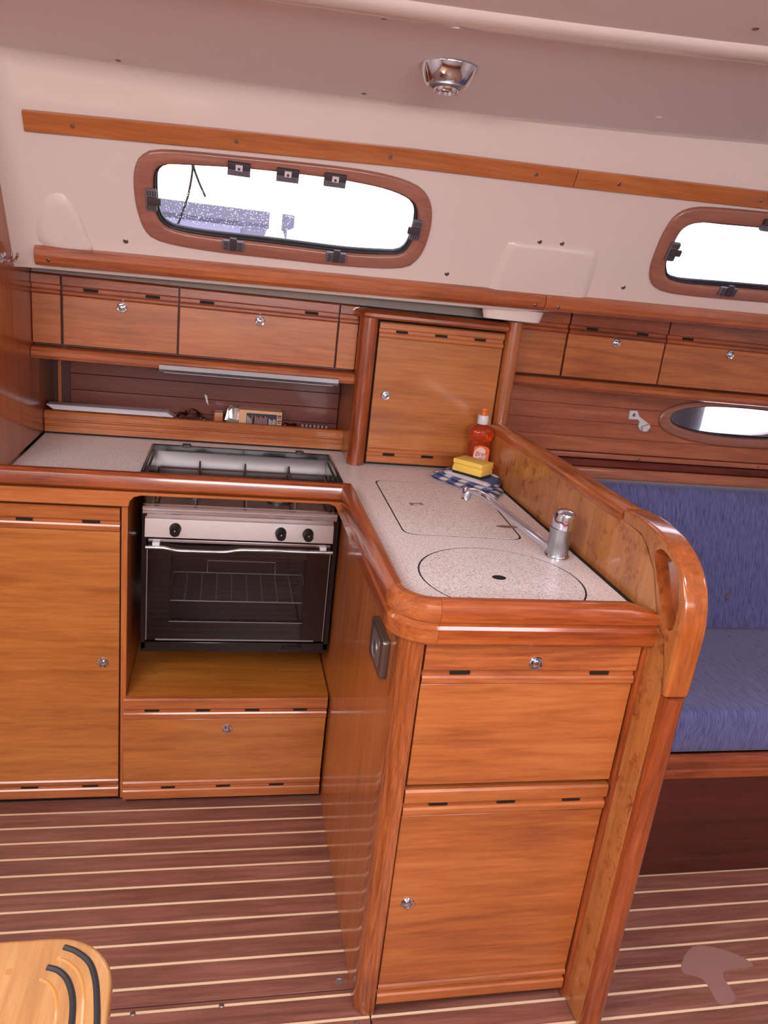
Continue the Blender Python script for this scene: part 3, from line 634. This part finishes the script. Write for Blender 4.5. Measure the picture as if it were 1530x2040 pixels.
# travel +x, then -y, then +x; right-hand side is outboard
pA = [(-.88, 0, 0), (.155, 0, 0), (.155, -.2, 0)]
sA = SW(FU, pA)[:2]; part('fiddle_rail', SEC(sA), trx, wt, sharp=28)
low = [(-.88, .868), (-.386, .868), (-.384, .882), (-.374, .893), (-.358, .8975), (.098, .8995), (.113, .894), (.122, .880), (.125, .869), (.1535, .868), (.1535, .9055), (-.88, .9055)]
part('cooker_arch', EX(low, 'Y', -.0295, -.0005), panx, wt, bev=.0015, seg=1)
ymid = -.66
pB = [(-.3, 0, 0), (.155, 0, 0), (.155, -.31, 0), (.155, -.632, 0)]
sB = SW(FP, pB)[1:]; 
part('fiddle_rail', SEC([[(x, y, z) for x, y, z in s] for s in sB]), try_, wt, sharp=28)
cn = [(.155, -.632, 0)] + corner(.203, -.642, .048, 180, 270, 8)
cn = [(.155, -.632, 0)] + [(x, y, 0) for x, y in arc(.203, -.640, .048, 184, 270, 8)] + [(.205, -.688, 0)]
part('fiddle_corner', SEC(SW(FP, cn)), wood('corner_trim', (118, 56, 24), (158, 82, 38), (186, 106, 54), axis='X', scale=10, rough=.2, coat=1), wt, sharp=28)
FE = SW(FP, [(.2055, -.688, 0), (.4, -.688, 0), (.560, -.688, 0), (.619, -.688, 0)])
e = FE[-1]
for i in range(6, 12): e[i] = (e[i][0], e[i][1] + .0, e[i][2] - (.0 if i < 7 else (e[i][2] - .932) * .9))
part('fiddle_rail', SEC(FE), trx, wt, sharp=28)

# dark seam at the partition
o = part('worktop_seal', B(.6035, .6120, -.686, .30, .915, .9212), black, wt)

# ================================================================== PARTITION
pt = thing('galley_partition', (.635, -.25, 0), 'wooden partition with a rounded grab handle between galley and blue settee', 'partition')
def xl(y): return .6120 + .0068 * min(1, max(0, (.3 - y) / .9))
def pfn(x, y, z): return (x + (xl(y) - .612), y, z)
part('partition_panel', EX([(.30, .003), (.30, 1.050), (-.20, 1.052), (-.545, 1.052), (-.60, 1.046), (-.63, 1.028), (-.664, .998), (-.689, .953), (-.714, .913), (-.739, .898), (-.761, .848), (-.768, .80), (-.768, .003)], 'X', .6125, .640, pfn), partw, pt)
part('post', EX([(.6200, -.7685)] + arc(.6425, -.7695, .0222, 185, 355, 12) + [(.6655, -.7685), (.6655, -.74), (.648, -.74), (.648, -.7685)], 'Z', .002, .802), trz, pt, sharp=40)
outl = [(-.520, 1.048), (-.520, 1.076)] + [(y, z) for y, z in spline([(-.540, 1.078), (-.60, 1.079), (-.66, 1.073), (-.71, 1.056), (-.75, 1.028), (-.775, .99), (-.787, .94), (-.787, .88), (-.785, .8035)], 4, False)] + [(-.737, .8035), (-.737, .92), (-.722, .965), (-.69, 1.012), (-.645, 1.038), (-.60, 1.047)]
outl = [(-.520, 1.048), (-.520, 1.076)] + [(y, z) for y, z in spline([(-.540, 1.078), (-.60, 1.079), (-.66, 1.073), (-.71, 1.056), (-.75, 1.028), (-.775, .99), (-.787, .94), (-.787, .88), (-.785, .8035)], 4, False)] + [(-.7695, .8035), (-.7615, .85), (-.74, .90), (-.715, .915), (-.69, .955), (-.665, 1.0), (-.63, 1.03), (-.60, 1.047)]
capz = wood('handle_trim', (120, 58, 24), (166, 88, 38), (192, 112, 56), axis='Z', scale=8, rough=.22, coat=1, stretch=7)
gp = part('grab_handle', EX(outl, 'X', .6175, .6665), capz, pt, bev=.009, seg=4, sharp=50)
slo = spline([(-.658, 1.038), (-.674, 1.050), (-.694, 1.049), (-.716, 1.042), (-.737, 1.030), (-.750, 1.012), (-.761, .985), (-.765, .955), (-.764, .933), (-.752, .924), (-.740, .930), (-.711, .961), (-.686, .993), (-.665, 1.02)], 2)
slo = [(y + (.0 if z > 1 else .002), z - .003) for y, z in slo]
bigs = [( -.712 + (y + .712) * 1.0, .988 + (z - .988) * 1.0) for y, z in slo]
sm = [(-.712 + (y + .712) * .80, .988 + (z - .988) * .88) for y, z in slo]
cut(gp, [part('cutter', SEC([[(.60, y, z) for y, z in bigs], [(.6185, y, z) for y, z in bigs], [(.6385, y, z) for y, z in sm], [(.640, y, z) for y, z in sm]]), black, origin=WL[pt])])
gp.data.materials[0] = capz; gp.data.materials.append(partw)
for pl in gp.data.polygons:
    if pl.normal.x < -.97 and pl.center.x < (.6185 - .635): pl.material_index = 1
capprof = [(-.024, -.004), (-.027, .006), (-.024, .018), (-.014, .027), (.0, .030), (.014, .027), (.024, .018), (.027, .006), (.024, -.004)]
part('top_rail', SEC(SW(capprof, [(.640, .318, 1.050), (.641, .0, 1.0505), (.642, -.518, 1.049)])), capw, pt, sharp=35)

# ---- wall socket on the peninsula side
so = thing('power_socket', (.149, -.555, .735), 'grey metal power socket plate on the side of the peninsula', 'socket')
part('cover_plate', EX(rrect(-.613, -.497, .738, .822, .010), 'X', .1355, .1498), sockm, so, bev=.003)
part('socket_insert', EX(rrect(-.590, -.525, .752, .808, .005), 'X', .1335, .1354), plain('socket_face', (128, 112, 104), .4, .5), so)
part('socket_well', LA([(.0205, 0), (.0205, .0015), (.018, .0015), (.017, -.001 + .0014), (.0001, .0005)], (.1334, -.557, .780), (-1, 0, 0), 24), sstl, so)

# ================================================================== COOKER
ck = thing('gas_cooker', (-.11, .22, .43), 'black and stainless gimballed gas cooker hanging in the cooker bay', 'cooker')
X0, X1 = -.350, .126; YF = .062
bod = part('body', [B(-.364, -.352, .075, .375, .432, .830), B(.128, .143, .075, .375, .432, .830), B(-.352, .128, .362, .375, .432, .83), B(-.352, .128, .075, .362, .432, .458), B(-.352, .128, .080, .362, .735, .80)], blk, ck, bev=.002, seg=1)
part('side_frame', [B(X0 - .014, X0 - .002, YF, .075, .440, .825)], blk, ck); part('side_frame', [B(X1 + .004, X1 + .016, YF, .075, .440, .825)], blk, ck)
part('bottom_rail', B(-.364, .143, .062, .078, .430, .460), blk, ck, bev=.002, seg=1)
part('bottom_handle', TB([(.016, .060, .441), (.016, .056, .447), (.058, .056, .450), (.062, .057, .455), (.067, .058, .450), (.067, .060, .444)], .0016, 8), dsteel, ck)
part('oven_cavity', [B(-.300, .085, .20 + .12, .33, .470, .715), B(-.304, -.300, .085, .33, .47, .715), B(.085, .089, .085, .33, .47, .715), B(-.30, .085, .085, .33, .466, .470)], plain('oven_lining', (112, 104, 104), .4, .7), ck)
part('cavity_lamp', LA([(.016, 0), (.016, .005), (.008, .012), (.0001, .014)], (-.11, .16, .472), (0, 0, 1), 16), chrome, ck)
rk = [TB([(-.297, y, .565), (.082, y, .565)], .0018, 6) for y in (.10, .30)] + [TB([(-.297 + .379 * i / 9, .10, .565), (-.297 + .379 * i / 9, .30, .565)], .0013, 6) for i in range(10)]
rk += [TB([(-.2, .30, .565), (-.2, .31, .60), (0.0, .31, .60), (0.0, .30, .565)], .0016, 6)]
part('oven_rack', rk, plain('rack_wire', (226, 220, 216), .35, .2), ck)
od = part('oven_door', [B(X0, -.290, YF, .078, .466, .745), B(.063, X1, YF, .078, .466, .745), B(-.290, .063, YF, .078, .711, .745), B(-.290, .063, YF, .078, .466, .522)], oglass, ck)
part('door_window', B(-.290, .063, .0625, .066, .522, .711), tint, od)
part('door_edge', [B(X0 - .001, X0 + .0012, YF - .001, .062, .466, .735), B(X1 - .0012, X1 + .001, YF - .001, .062, .466, .735), B(X0 + .025, X1 - .025, YF - .002, .063, .4655, .4685), B(-.292, .065, YF - .0006, .062, .5205, .5225)], sstl, od)
part('door_top_bar', B(X0 + .002, X1 - .002, YF - .006, .070, .749, .757), steel, od, bev=.0015)
hp = spline([(X0 - .002, .038, .7400), (-.31, .038, .7405), (-.285, .036, .7365), (-.262, .036, .7345), (-.20, .036, .7345), (-.155, .036, .7355), (-.13, .036, .7395), (-.10, .036, .7430), (0.0, .036, .7435), (X1 + .002, .036, .7435)], 4, False)
part('handle', TB(hp, [.0038 + .0012 * abs(2 * i / (len(hp) - 1) - 1) for i in range(len(hp))], 10), sstl, od)
part('handle_bracket', B(-.336, -.318, .038, .062, .742, .754), whitep, od, bev=.001, seg=1); part('handle_bracket', B(.094, .111, .038, .062, .745, .757), whitep, od, bev=.001, seg=1)
part('control_panel', EX([(.074, .762), (.050, .764), (.057, .812), (.074, .826)], 'X', X0 - .006, X1 + .002), steel, ck)
for kx in (-.281, -.012, .060):
    k = part('control_knob', LA([(.0150, 0), (.0150, .006), (.0132, .010), (.0125, .026), (.0112, .028), (.0001, .028)], (kx, .057, .788), (0, -1, -.12), 24), knobm, ck)
    part('pointer_dot', LA([(.0016, 0), (.0016, .0006), (.0001, .0006)], (kx, .0288, .7895), (0, -1, -.12), 8), whitep, k)
part('front_lip', EX([(.075, .826), (.052, .826), (.050, .829), (.052, .832), (.050, .835), (.052, .838), (.049, .841), (.053, .845), (.075, .845)], 'X', X0 - .012, X1 + .008), plain('lip_steel', (222, 210, 208), .22, .85), ck, sharp=20)
hob = part('hob_pan', [B(-.364, .140, .075, .395, .838, .846)], dsteel, ck)
part('hob_back', [EX([(.380, .846), (.388, .905), (.394, .912), (.397, .912), (.397, .846)], 'X', -.366, .142)], plain('dull_steel', (104, 98, 98), .32, .8), ck)
part('hob_rim', [B(-.3735, -.364, .10, .397, .905, .925), B(.140, .1485, .10, .397, .905, .925), B(-.3735, .1485, .390, .3975, .905, .925)] + [B(x - .012, x + .012, .386, .402, .9205, .931) for x in (-.275, .055)], blk, ck, bev=.002, seg=1)
part('hob_side', B(-.364, -.360, .12, .379, .846, .905), dsteel, ck); part('hob_side', B(.136, .140, .12, .379, .846, .905), dsteel, ck)
gr = [TB([(-.345, .30, .849), (-.345, .30, .882), (-.33, .29, .884), (.118, .29, .884), (.13, .30, .882), (.13, .30, .849)], .0024, 8), TB([(-.335, .10, .849), (-.335, .10, .874), (.122, .10, .874), (.122, .10, .849)], .0024, 8)]
for x in (-.234, -.105, .022): gr.append(TB([(x, .36, .849), (x, .355, .885), (x, .345, .892), (x, .32, .884), (x, .08, .878), (x, .075, .849)], .0024, 8))
gr.append(TB([(-.335, .10, .878), (-.335, .30, .884)], .0024, 8)); gr.append(TB([(.122, .10, .878), (.122, .30, .884)], .0024, 8))
part('pan_support', gr, plain('enamelled_rod', (84, 64, 54), .35, .4), ck)
for i, (x, y, r) in enumerate(((-.235, .22, .036), (-.01, .21, .045))):
    b = part('burner', LA([(r, 0), (r, .012), (r * .8, .018), (r * .8, .022), (.0001, .024)], (x, y, .846), (0, 0, 1), 24), sstl, ck)
for k, x in enumerate((-.377, .1455)):
    part('gimbal_pivot', LA([(.012, -.004 if k == 0 else -.002), (.012, .012)], (x, .25, .70), (1, 0, 0), 14), sstl, ck) if k == 0 else None

# ================================================================== FAUCET AND THINGS ON THE WORKTOP
fa = thing('mixer_tap', (.552, -.398, .9204), 'chrome mixer tap with a long swivel spout beside the round sink lid', 'tap')
fx, fy = .5525, -.398
part('base_ring', LA([(.0275, 0), (.0275, .006), (.0255, .009), (.0245, .009)], (fx, fy, .9204), (0, 0, 1), 32), chrome, fa)
part('tap_body', LA([(.0245, .009), (.0235, .030), (.0238, .0305), (.0230, .055), (.0250, .068)], (fx, fy, .9204), (0, 0, 1), 32), sstl, fa)
part('lever_cap', LA([(.0255, .0685), (.0262, .078), (.0262, .092), (.0235, .102), (.016, .108), (.0001, .110)], (fx, fy, .9204), (.04, -.02, 1), 32), chrome, fa)
part('temperature_dot', LA([(.0045, 0), (.0045, .0012), (.0001, .0016)], (fx - .0055, fy - .0250, 1.003), (-.2, -.95, .1), 14), plain('red_dot', (176, 50, 60), .4), fa)
sp = spline([(.536, -.392, .941), (.520, -.372, .949), (.490, -.335, .966), (.462, -.292, .984), (.441, -.252, .997), (.424, -.218, 1.003), (.410, -.200, 1.003), (.400, -.190, .999)], 6, False)
part('spout', TB(sp, [.0098 - .0020 * min(1, i / 30) for i in range(len(sp))], 14), chrome, fa)
part('spout_head', LA([(.0080, .014), (.0125, .010), (.0130, -.003), (.0115, -.006), (.0115, -.016), (.0095, -.0165)], (.400, -.188, .994), (.12, .05, 1), 22), chrome, fa)

bt = thing('soap_bottle', (.572, .262, .9205), 'clear orange washing-up liquid bottle behind the sponge, against the corner cabinet', 'bottle')
bx_, by_ = .570, .262
def bsec(h, a, b): return [(bx_ + a * math.copysign(abs(math.cos(t)) ** .8, math.cos(t)), by_ + b * math.copysign(abs(math.sin(t)) ** .8, math.sin(t)), .9205 + h) for t in [2 * PI * i / 32 for i in range(32)]]
bs = [(0, .030, .018), (.004, .033, .021), (.06, .0335, .0215), (.096, .034, .022), (.104, .031, .020), (.112, .032, .021), (.123, .0375, .024), (.134, .0385, .024), (.144, .034, .022), (.152, .022, .017), (.157, .013, .012), (.166, .0125, .012)]
part('bottle_body', SEC([bsec(*q) for q in bs]), soap, bt, sharp=60)
part('bottle_collar', LA([(.0155, .158), (.0165, .160), (.0155, .182), (.0145, .184), (.0001, .184)], (bx_, by_, .9205), (0, 0, 1), 24), whitep, bt)
part('bottle_nozzle', LA([(.006, .184), (.0065, .194), (.0045, .196), (.0078, .198), (.0072, .204), (.003, .205), (.0001, .205)], (bx_, by_, .9205), (0, 0, 1), 18), orangep, bt)
lbl = [( -.024, .030), (.026, .030), (.026, .086), (.018, .094), (-.004, .098), (-.022, .093)]
def face(P, dy, th=.0004): return EX([(bx_ + x, .9205 + z) for x, z in P], 'Y', by_ - dy - th, by_ - dy)
lb = part('bottle_label', face(lbl, .0216, .0008), plain('orange_label', (236, 108, 62), .45), bt)
part('label_oval', face([(-.002 + .019 * math.cos(t * PI / 14), .068 + .025 * math.sin(t * PI / 14)) for t in range(28)], .0225), whitem, lb)
def text(name, s, size, loc, mat, parent, rot=(PI / 2, 0, 0), shear=0, sx=1, ext=.0002):
    cu = bpy.data.curves.new(name, 'FONT'); cu.body = s; cu.size = size; cu.extrude = ext; cu.shear = shear; cu.align_x = 'CENTER'; cu.align_y = 'CENTER'
    o = bpy.data.objects.new(name, cu); COL.objects.link(o); bpy.context.view_layer.update()
    dg = bpy.context.evaluated_depsgraph_get(); me = bpy.data.meshes.new_from_object(o.evaluated_get(dg)); bpy.data.objects.remove(o)
    me.materials.clear(); me.materials.append(mat); q = bpy.data.objects.new(name, me); COL.objects.link(q); q.parent = parent
    q.location = Vector(loc) - WL[parent]; q.rotation_euler = rot; q.scale = (sx, 1, 1); WL[q] = Vector(loc); return q
text('label_word', 'Bref', .020, (bx_ - .001, by_ - .0232, .9205 + .072), redink, lb, shear=.25)
text('label_subword', 'citrus', .0085, (bx_ + .005, by_ - .0232, .9205 + .060), blueink, lb, shear=.15)

tw = thing('folded_towel', (.51, .15, .9205), 'folded blue and white striped dish towel lying under the sponge', 'towel')
def blanket(P, z0, th, amp, seed, res=14):
    """soft quilted slab over quad P"""
    rnd = random.Random(seed); ph = [rnd.uniform(0, 6) for _ in range(4)]; A, Bq, Cq, D = [Vector(p) for p in P]; v = []; f = []
    def pos(u, w_): return A * (1 - u) * (1 - w_) + Bq * u * (1 - w_) + Cq * u * w_ + D * (1 - u) * w_
    n = res
    for s in (0, 1):
        for i in range(n + 1):
            for j in range(n + 1):
                u, w_ = i / n, j / n; c = pos(.5, .5); e = min(u, 1 - u, w_, 1 - w_) * 2; ed = min(1, e / .16); h = math.sqrt(max(0, 1 - (1 - ed) ** 2))
                p = pos(u, w_); p = c + (p - c) * (1 + .02 * math.sin(5 * u + ph[0]) * (1 if ed < 1 else 0))
                wav = amp * math.sin(7 * u + ph[1]) * math.sin(5 * w_ + ph[2])
                z = z0 + th * .5 + (th * .5 * h if s else -th * .5 * h) + (wav * h if s else 0)
                v.append((p.x, p.y, z))
    m = (n + 1) ** 2; I = lambda i, j, s: s * m + i * (n + 1) + j
    for i in range(n):
        for j in range(n): f += [(I(i, j, 0), I(i, j + 1, 0), I(i + 1, j + 1, 0), I(i + 1, j, 0)), (I(i, j, 1), I(i + 1, j, 1), I(i + 1, j + 1, 1), I(i, j + 1, 1))]
    for k in range(n): f += [(I(k, 0, 0), I(k + 1, 0, 0), I(k + 1, 0, 1), I(k, 0, 1)), (I(k, n, 0), I(k, n, 1), I(k + 1, n, 1), I(k + 1, n, 0)), (I(0, k, 0), I(0, k, 1), I(0, k + 1, 1), I(0, k + 1, 0)), (I(n, k, 0), I(n, k + 1, 0), I(n, k + 1, 1), I(n, k, 1))]
    return v, f
part('towel_fold', blanket([(.415, .215), (.545, .000), (.603, .085), (.49, .292)], .9206, .013, .001, 1), towm, tw, sharp=80, merge=False)
part('towel_fold', blanket([(.425, .215), (.535, .030), (.604, .110), (.495, .285)], .9320, .011, .001, 2), towm, tw, sharp=80, merge=False)
part('towel_fold', blanket([(.448, .190), (.548, .050), (.604, .130), (.51, .268)], .9410, .011, .0014, 3), plain('blue_towelling', (84, 96, 150), .95, bump=.8, bscale=700), tw, sharp=80, merge=False)
part('towel_band', blanket([(.447, .180), (.543, .048), (.551, .058), (.456, .193)], .9440, .0095, .0008, 4), plain('white_towelling', (206, 198, 202), .95, bump=.8, bscale=700), tw, sharp=80, merge=False)
part('towel_band', blanket([(.50, .262), (.598, .142), (.604, .150), (.508, .270)], .9440, .0095, .0008, 5), bpy.data.materials['white_towelling'], tw, sharp=80, merge=False)
sg = thing('sponge', (.53, .16, .948), 'yellow kitchen sponge with dark scouring pad lying on the towel', 'sponge')
def spf(x, y, z):   # local -> world, rotated block
    a = math.radians(-48); ca, sa = math.cos(a), math.sin(a); return (.521 + x * ca - y * sa, .150 + x * sa + y * ca, z)
part('scourer', EX(rrect(-.047, .047, -.031, .031, .004), 'Z', .9530, .9600, spf), scour, sg)
sprof = [(q[0], q[1] + .0045) for q in [(-.032, .9556), (.032, .9556), (.0325, .966), (.027, .971), (.027, .974), (.0325, .979), (.031, .990), (-.031, .990), (-.0325, .979), (-.027, .974), (-.027, .971), (-.0325, .966)]]
part('foam_block', EX(sprof, 'X', -.047, .047, spf), sponge_y, sg, bev=.002)

# ---- things in the niche
o = part('cutting_board', SEC([[(x0, y, z), (x1, y, z)] for x0, x1, y, z in ()] or [[(-.672, .474, 1.004), (-.340, .474, 1.004), (-.318, .474, .990), (-.655, .474, .990)], [(-.676, .470, 1.0035), (-.338, .470, 1.0035), (-.318, .470, .9895), (-.655, .470, .9895)][::1], [(-.676, .520, 1.0035), (-.338, .520, 1.0035), (-.318, .520, .9895), (-.655, .520, .9895)]]), boardm, bev=.0025)
tag(o, 'white cutting board lying on the niche shelf at the left', 'board')
part('board_foot', [B(x, x + .02, .488, .518, .9572, .9893) for x in (-.62, -.37)], boardm, o)
bxx = thing('food_carton', (-.08, .54, .957), 'torn open cream and navy snack carton lying on its side in the niche', 'box')
def bf(x, y, z): return (x, y + (x + .08) * -.02, z - .045 * 0)
part('carton_body', B(-.128, .004, .512, .572, .9575, 1.021), carton, bxx, bev=.0012, seg=1)
part('printed_panel', [B(-.105, -.012, .5112, .512, .9655, 1.012)], navy, bxx)
part('print_block', [B(-.088 + .003 * i, -.0865 + .003 * i, .5106, .5112, .969, 1.007 - .004 * (i % 3)) for i in range(2)] + [B(-.078 + .0048 * i, -.0756 + .0048 * i, .5106, .5112, .970 - .001 * (i % 2), 1.005 - .003 * (i % 3)) for i in range(8)], pinkp, bxx)
part('print_lines', [B(-.1025 + .0035 * i, -.1010 + .0035 * i, .5106, .5112, .972, 1.004 - .003 * (i % 4)) for i in range(6)] + [B(-.036 + .0045 * i, -.0335 + .0045 * i, .5106, .5112, .975, .999 - .003 * (i % 3)) for i in range(5)], inkl, bxx)
part('barcode', [B(-.010, .002, .5106, .512, .964 + i * .0052, .964 + i * .0052 + (.0012 + .0012 * (i % 3))) for i in range(10)], navy, bxx)
geo = blanket([(-.166, .515), (-.128, .513), (-.128, .568), (-.163, .566)], .9575, .062, .004, 9, 8)
rnd = random.Random(3); geo = ([(x + rnd.uniform(-.004, .004), y + rnd.uniform(-.004, .004), max(.9573, z + rnd.uniform(-.005, .003))) for x, y, z in geo[0]], geo[1])
part('torn_foil', geo, foil, bxx, sharp=15, merge=False)
o = part('wooden_block', B(-.202, -.176, .512, .560, .9572, 1.006), wood('raw_block', (150, 78, 36), (176, 98, 48), (190, 112, 58), axis='Z', scale=8), bev=.0015); tag(o, 'small wooden block standing left of the torn carton', 'block')
def crumple(P, th, seed, z0=.9575):
    g = blanket(P, z0, th, .006, seed, 7); r_ = random.Random(seed); return [(x + r_.uniform(-.006, .006), y + r_.uniform(-.006, .006), max(z0, z + r_.uniform(-.008, .008))) for x, y, z in g[0]], g[1]
o = part('plastic_wrapper', crumple([(-.315, .515), (-.235, .515), (-.235, .56), (-.315, .56)], .038, 11), film, sharp=10, merge=False); tag(o, 'crumpled clear plastic wrapper beside the cutting board', 'wrapper')
o = part('plastic_wrapper', crumple([(.012, .515), (.055, .515), (.055, .55), (.012, .55)], .022, 12), film, sharp=10, merge=False); tag(o, 'tiny clear plastic scrap right of the torn carton', 'wrapper')
o = part('blister_strip', [B(.062, .150, .515, .545, .9575, .960)] + [B(.066 + .0125 * i, .0735 + .0125 * i, .512, .540, .9602, .988) for i in range(7)], plain('grey_blister', (120, 104, 98), .4), bev=.0015); tag(o, 'grey ribbed strip lying in the right end of the niche', 'strip')
o = part('wall_label', EX([(-.236, 1.045), (-.228, 1.040), (-.222, 1.010), (-.229, 1.020)], 'Y', .598, .5996), whitep); tag(o, 'tiny torn white sticker on the dark niche wall', 'sticker')

# ================================================================== CEILING LAMP
lx, ly = .213, -.262; lz = cz(lx, ly)
la = thing('ceiling_spotlight', (lx, ly, lz), 'round chrome spotlight on the ceiling', 'light')
dn = (0, 0, -1)
part('spotlight_base', LA([(.057, 0), (.057, .002), (.041, .031), (.039, .0325), (.032, .0325)], (lx, ly, lz), dn, 40), chrome, la)
part('spotlight_ring', LA([(.034, .028), (.0335, .035), (.027, .038), (.0255, .036), (.0255, .031)], (lx, ly, lz), dn, 36), sstl, la)
part('spotlight_nose', LA([(.0245, .031), (.0245, .039), (.0215, .044), (.0190, .044), (.0175, .038)], (lx + .002, ly + .004, lz), dn, 32), chrome, la)
part('spotlight_lens', LA([(.0175, .038), (.012, .040), (.0001, .0405)], (lx + .002, ly + .004, lz), dn, 24), plain('lens_glass', (120, 100, 70), .05, .4), la)

# ================================================================== SETTEE
st = thing('settee_base', (1.5, 0, 0), 'dark wooden settee base with a lighter front rail', 'settee')
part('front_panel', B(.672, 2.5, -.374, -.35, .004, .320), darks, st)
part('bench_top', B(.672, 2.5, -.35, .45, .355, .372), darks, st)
part('front_rail', EX([(-.345, .312), (-.378, .312), (-.382, .317), (-.382, .338), (-.377, .343), (-.384, .350), (-.390, .358), (-.392, .375), (-.387, .386), (-.378, .388), (-.372, .380), (-.372, .372), (-.345, .372)], 'X', .672, 2.5), trx, st, sharp=28)
def cushion(name, sections, x0, x1, label, mat=fab, n=10):
    return tag(part(name, EX(sections, 'X', x0, x1), mat, sharp=80), label, 'cushion')
def rp2(P, r): return rpoly(P, r, 6)
sc1 = part('seat_cushion', EX(rp2([(-.368, .3735), (-.372, .505), (.15, .477), (.40, .470), (.40, .3735)], .035), 'X', .674, 2.45), fab, sharp=70); tag(sc1, 'blue striped settee seat cushion', 'cushion')
part('piping', TB([(.69, -.345, .501), (2.4, -.345, .501)], .002, 6), fab, sc1)
bcn = [(.150, .4785), (.292, .905), (.325, .915), (.42, .895), (.30, .4785)]
sc2 = part('back_cushion', EX(rp2(bcn, .02), 'X', .674, 2.45), fab, sharp=70); tag(sc2, 'blue striped backrest cushion with a small button', 'cushion')
part('cushion_button', LA([(.010, 0), (.011, .004), (.007, .008), (.0001, .009)], (1.468, .188, .580), (0, -.95, .3), 18), plain('grey_button', (96, 84, 92), .5), sc2)
part('shelf_behind', B(.672, 2.5, .455, .512, .75, .80), darks, st)

# ================================================================== COMPANIONWAY STEP
cs = thing('companionway_step', (-.6, -1.4, 0), 'pale wooden companionway step with black grip strips at the lower left', 'step')
TZ = .62
ol = [(-1.05, -1.040), (-.352, -1.040)] + arc(-.352, -1.120, .080, 90, 0, 10)[1:] + [(-.270, -1.17), (-.262, -1.75), (-1.05, -1.75)]
part('tread', EX(ol, 'Z', TZ - .034, TZ), treadw, cs, bev=.008, seg=4)
def groove(pts, nm, mat, r, dz): return part(nm, TB(spline([(x, y, TZ + dz) for x, y in pts], 5, False), r, 8), mat, cs)
g1 = [(-.338, -1.058), (-.322, -1.066), (-.304, -1.083), (-.293, -1.108), (-.286, -1.140), (-.281, -1.175), (-.278, -1.23), (-.275, -1.30), (-.273, -1.45)]
g3 = [(-.352, -1.086), (-.338, -1.092), (-.325, -1.106), (-.315, -1.130), (-.310, -1.160), (-.307, -1.20), (-.304, -1.28), (-.302, -1.45)]
groove(g1, 'grip_strip', rubber, .0042, -.001); groove(g3, 'grip_strip', rubber, .0042, -.001)
gm = plain('groove_varnish', (190, 130, 70), .12, coat=1)
groove([(-.343, -1.073), (-.328, -1.081), (-.313, -1.098), (-.303, -1.125), (-.298, -1.160), (-.295, -1.20), (-.291, -1.30), (-.289, -1.45)], 'empty_groove', gm, .0040, -.0030)
groove([(-.357, -1.101), (-.345, -1.109), (-.335, -1.124), (-.328, -1.150), (-.325, -1.19), (-.320, -1.28), (-.317, -1.45)], 'empty_groove', gm, .0040, -.0030)
for x, y in ((-.360, -1.056), (-.395, -1.088)): part('wood_plug', LA([(.0045, 0), (.0045, .0004), (.0001, .0004)], (x, y, TZ), (0, 0, 1), 14), plain('wood_plug', (170, 118, 68), .4), cs)
part('stringer', B(-.99, -.96, -1.70, -1.12, .001, TZ - .034), panz, cs); part('stringer', B(-.50, -.47, -1.70, -1.30, .001, TZ - .034), panz, cs)

# ================================================================== OUTSIDE THE WINDOWS
o = part('mooring_rope', [TB(spline([(-.281, .300, 1.69), (-.279, .300, 1.66), (-.288, .302, 1.60), (-.305, .300, 1.545), (-.318, .300, 1.50), (-.322, .30, 1.40)], 5, False), .0028, 8)], ropem); tag(o, 'thin black rope hanging outside the left window', 'rope')
o = part('mooring_rope', [TB(spline([(-.279, .306, 1.69), (-.276, .306, 1.668), (-.262, .306, 1.635), (-.245, .304, 1.603)], 5, False), .0028, 8)], ropem); tag(o, 'short slanted black rope end outside the left window', 'rope')
db = thing('harbour_building', (-.6, 7, -.5), 'blurred grey harbour building outside the left window', 'building')
part('building_wall', B(-3.5, .36, 6.4, 9, -.5, 1.78), ocean, db); part('building_roof', B(-3.6, .42, 6.3, 9.1, 1.78, 1.90), plain('outside_roof', (84, 82, 96), .7), db)
part('building_window', B(-.9, -.1, 6.38, 6.4, 1.62, 1.74), plain('outside_window', (120, 118, 140), .5), db)
o = part('mooring_pile', [LA([(.06, 0), (.052, 3.6)], (.19, 5.4, -.5), (0, 0, 1), 20), LA([(.10, 1.9), (.09, 2.15), (.07, 2.21)], (.19, 5.4, -.5), (0, 0, 1), 20)], paleo); tag(o, 'pale post in front of the grey building outside', 'post')
o = part('fender', LA([(.02, 0), (.10, .05), (.132, .16), (.148, .35), (.148, .45), (.12, .62), (.03, .70)], (1.475, .809, .70), (0, 0, 1), 32), fendm); tag(o, 'grey boat fender outside the porthole', 'fender')
o = part('mooring_pile', [LA([(.020, 0), (.020, 3.6)], (2.18, 2.0, -.5), (0, 0, 1), 14)], paleo); tag(o, 'thin pale pole outside the right window', 'pole')
struct(part('harbour_water', B(-12, 12, .9, 24, -.60, -.50), plain('pale_water', (225, 225, 232), .5)), 'harbour water outside, coloured near white to bounce light indoors', 'water')  # brightness put into the colour: stands in for a bright dock, bounces light up
GR = {'wooden_batten': 'wooden battens on the liner', 'wooden_grab_rail': 'rounded rails under the windows', 'upper_locker': 'rows of upper lockers', 'mooring_rope': 'ropes outside the left window', 'plastic_wrapper': 'clear plastic scraps in the niche'}
for ob_ in list(bpy.data.objects):
    k_ = ob_.name.split('.')[0]
    if ob_.parent is None and k_ in GR: ob_['group'] = GR[k_]
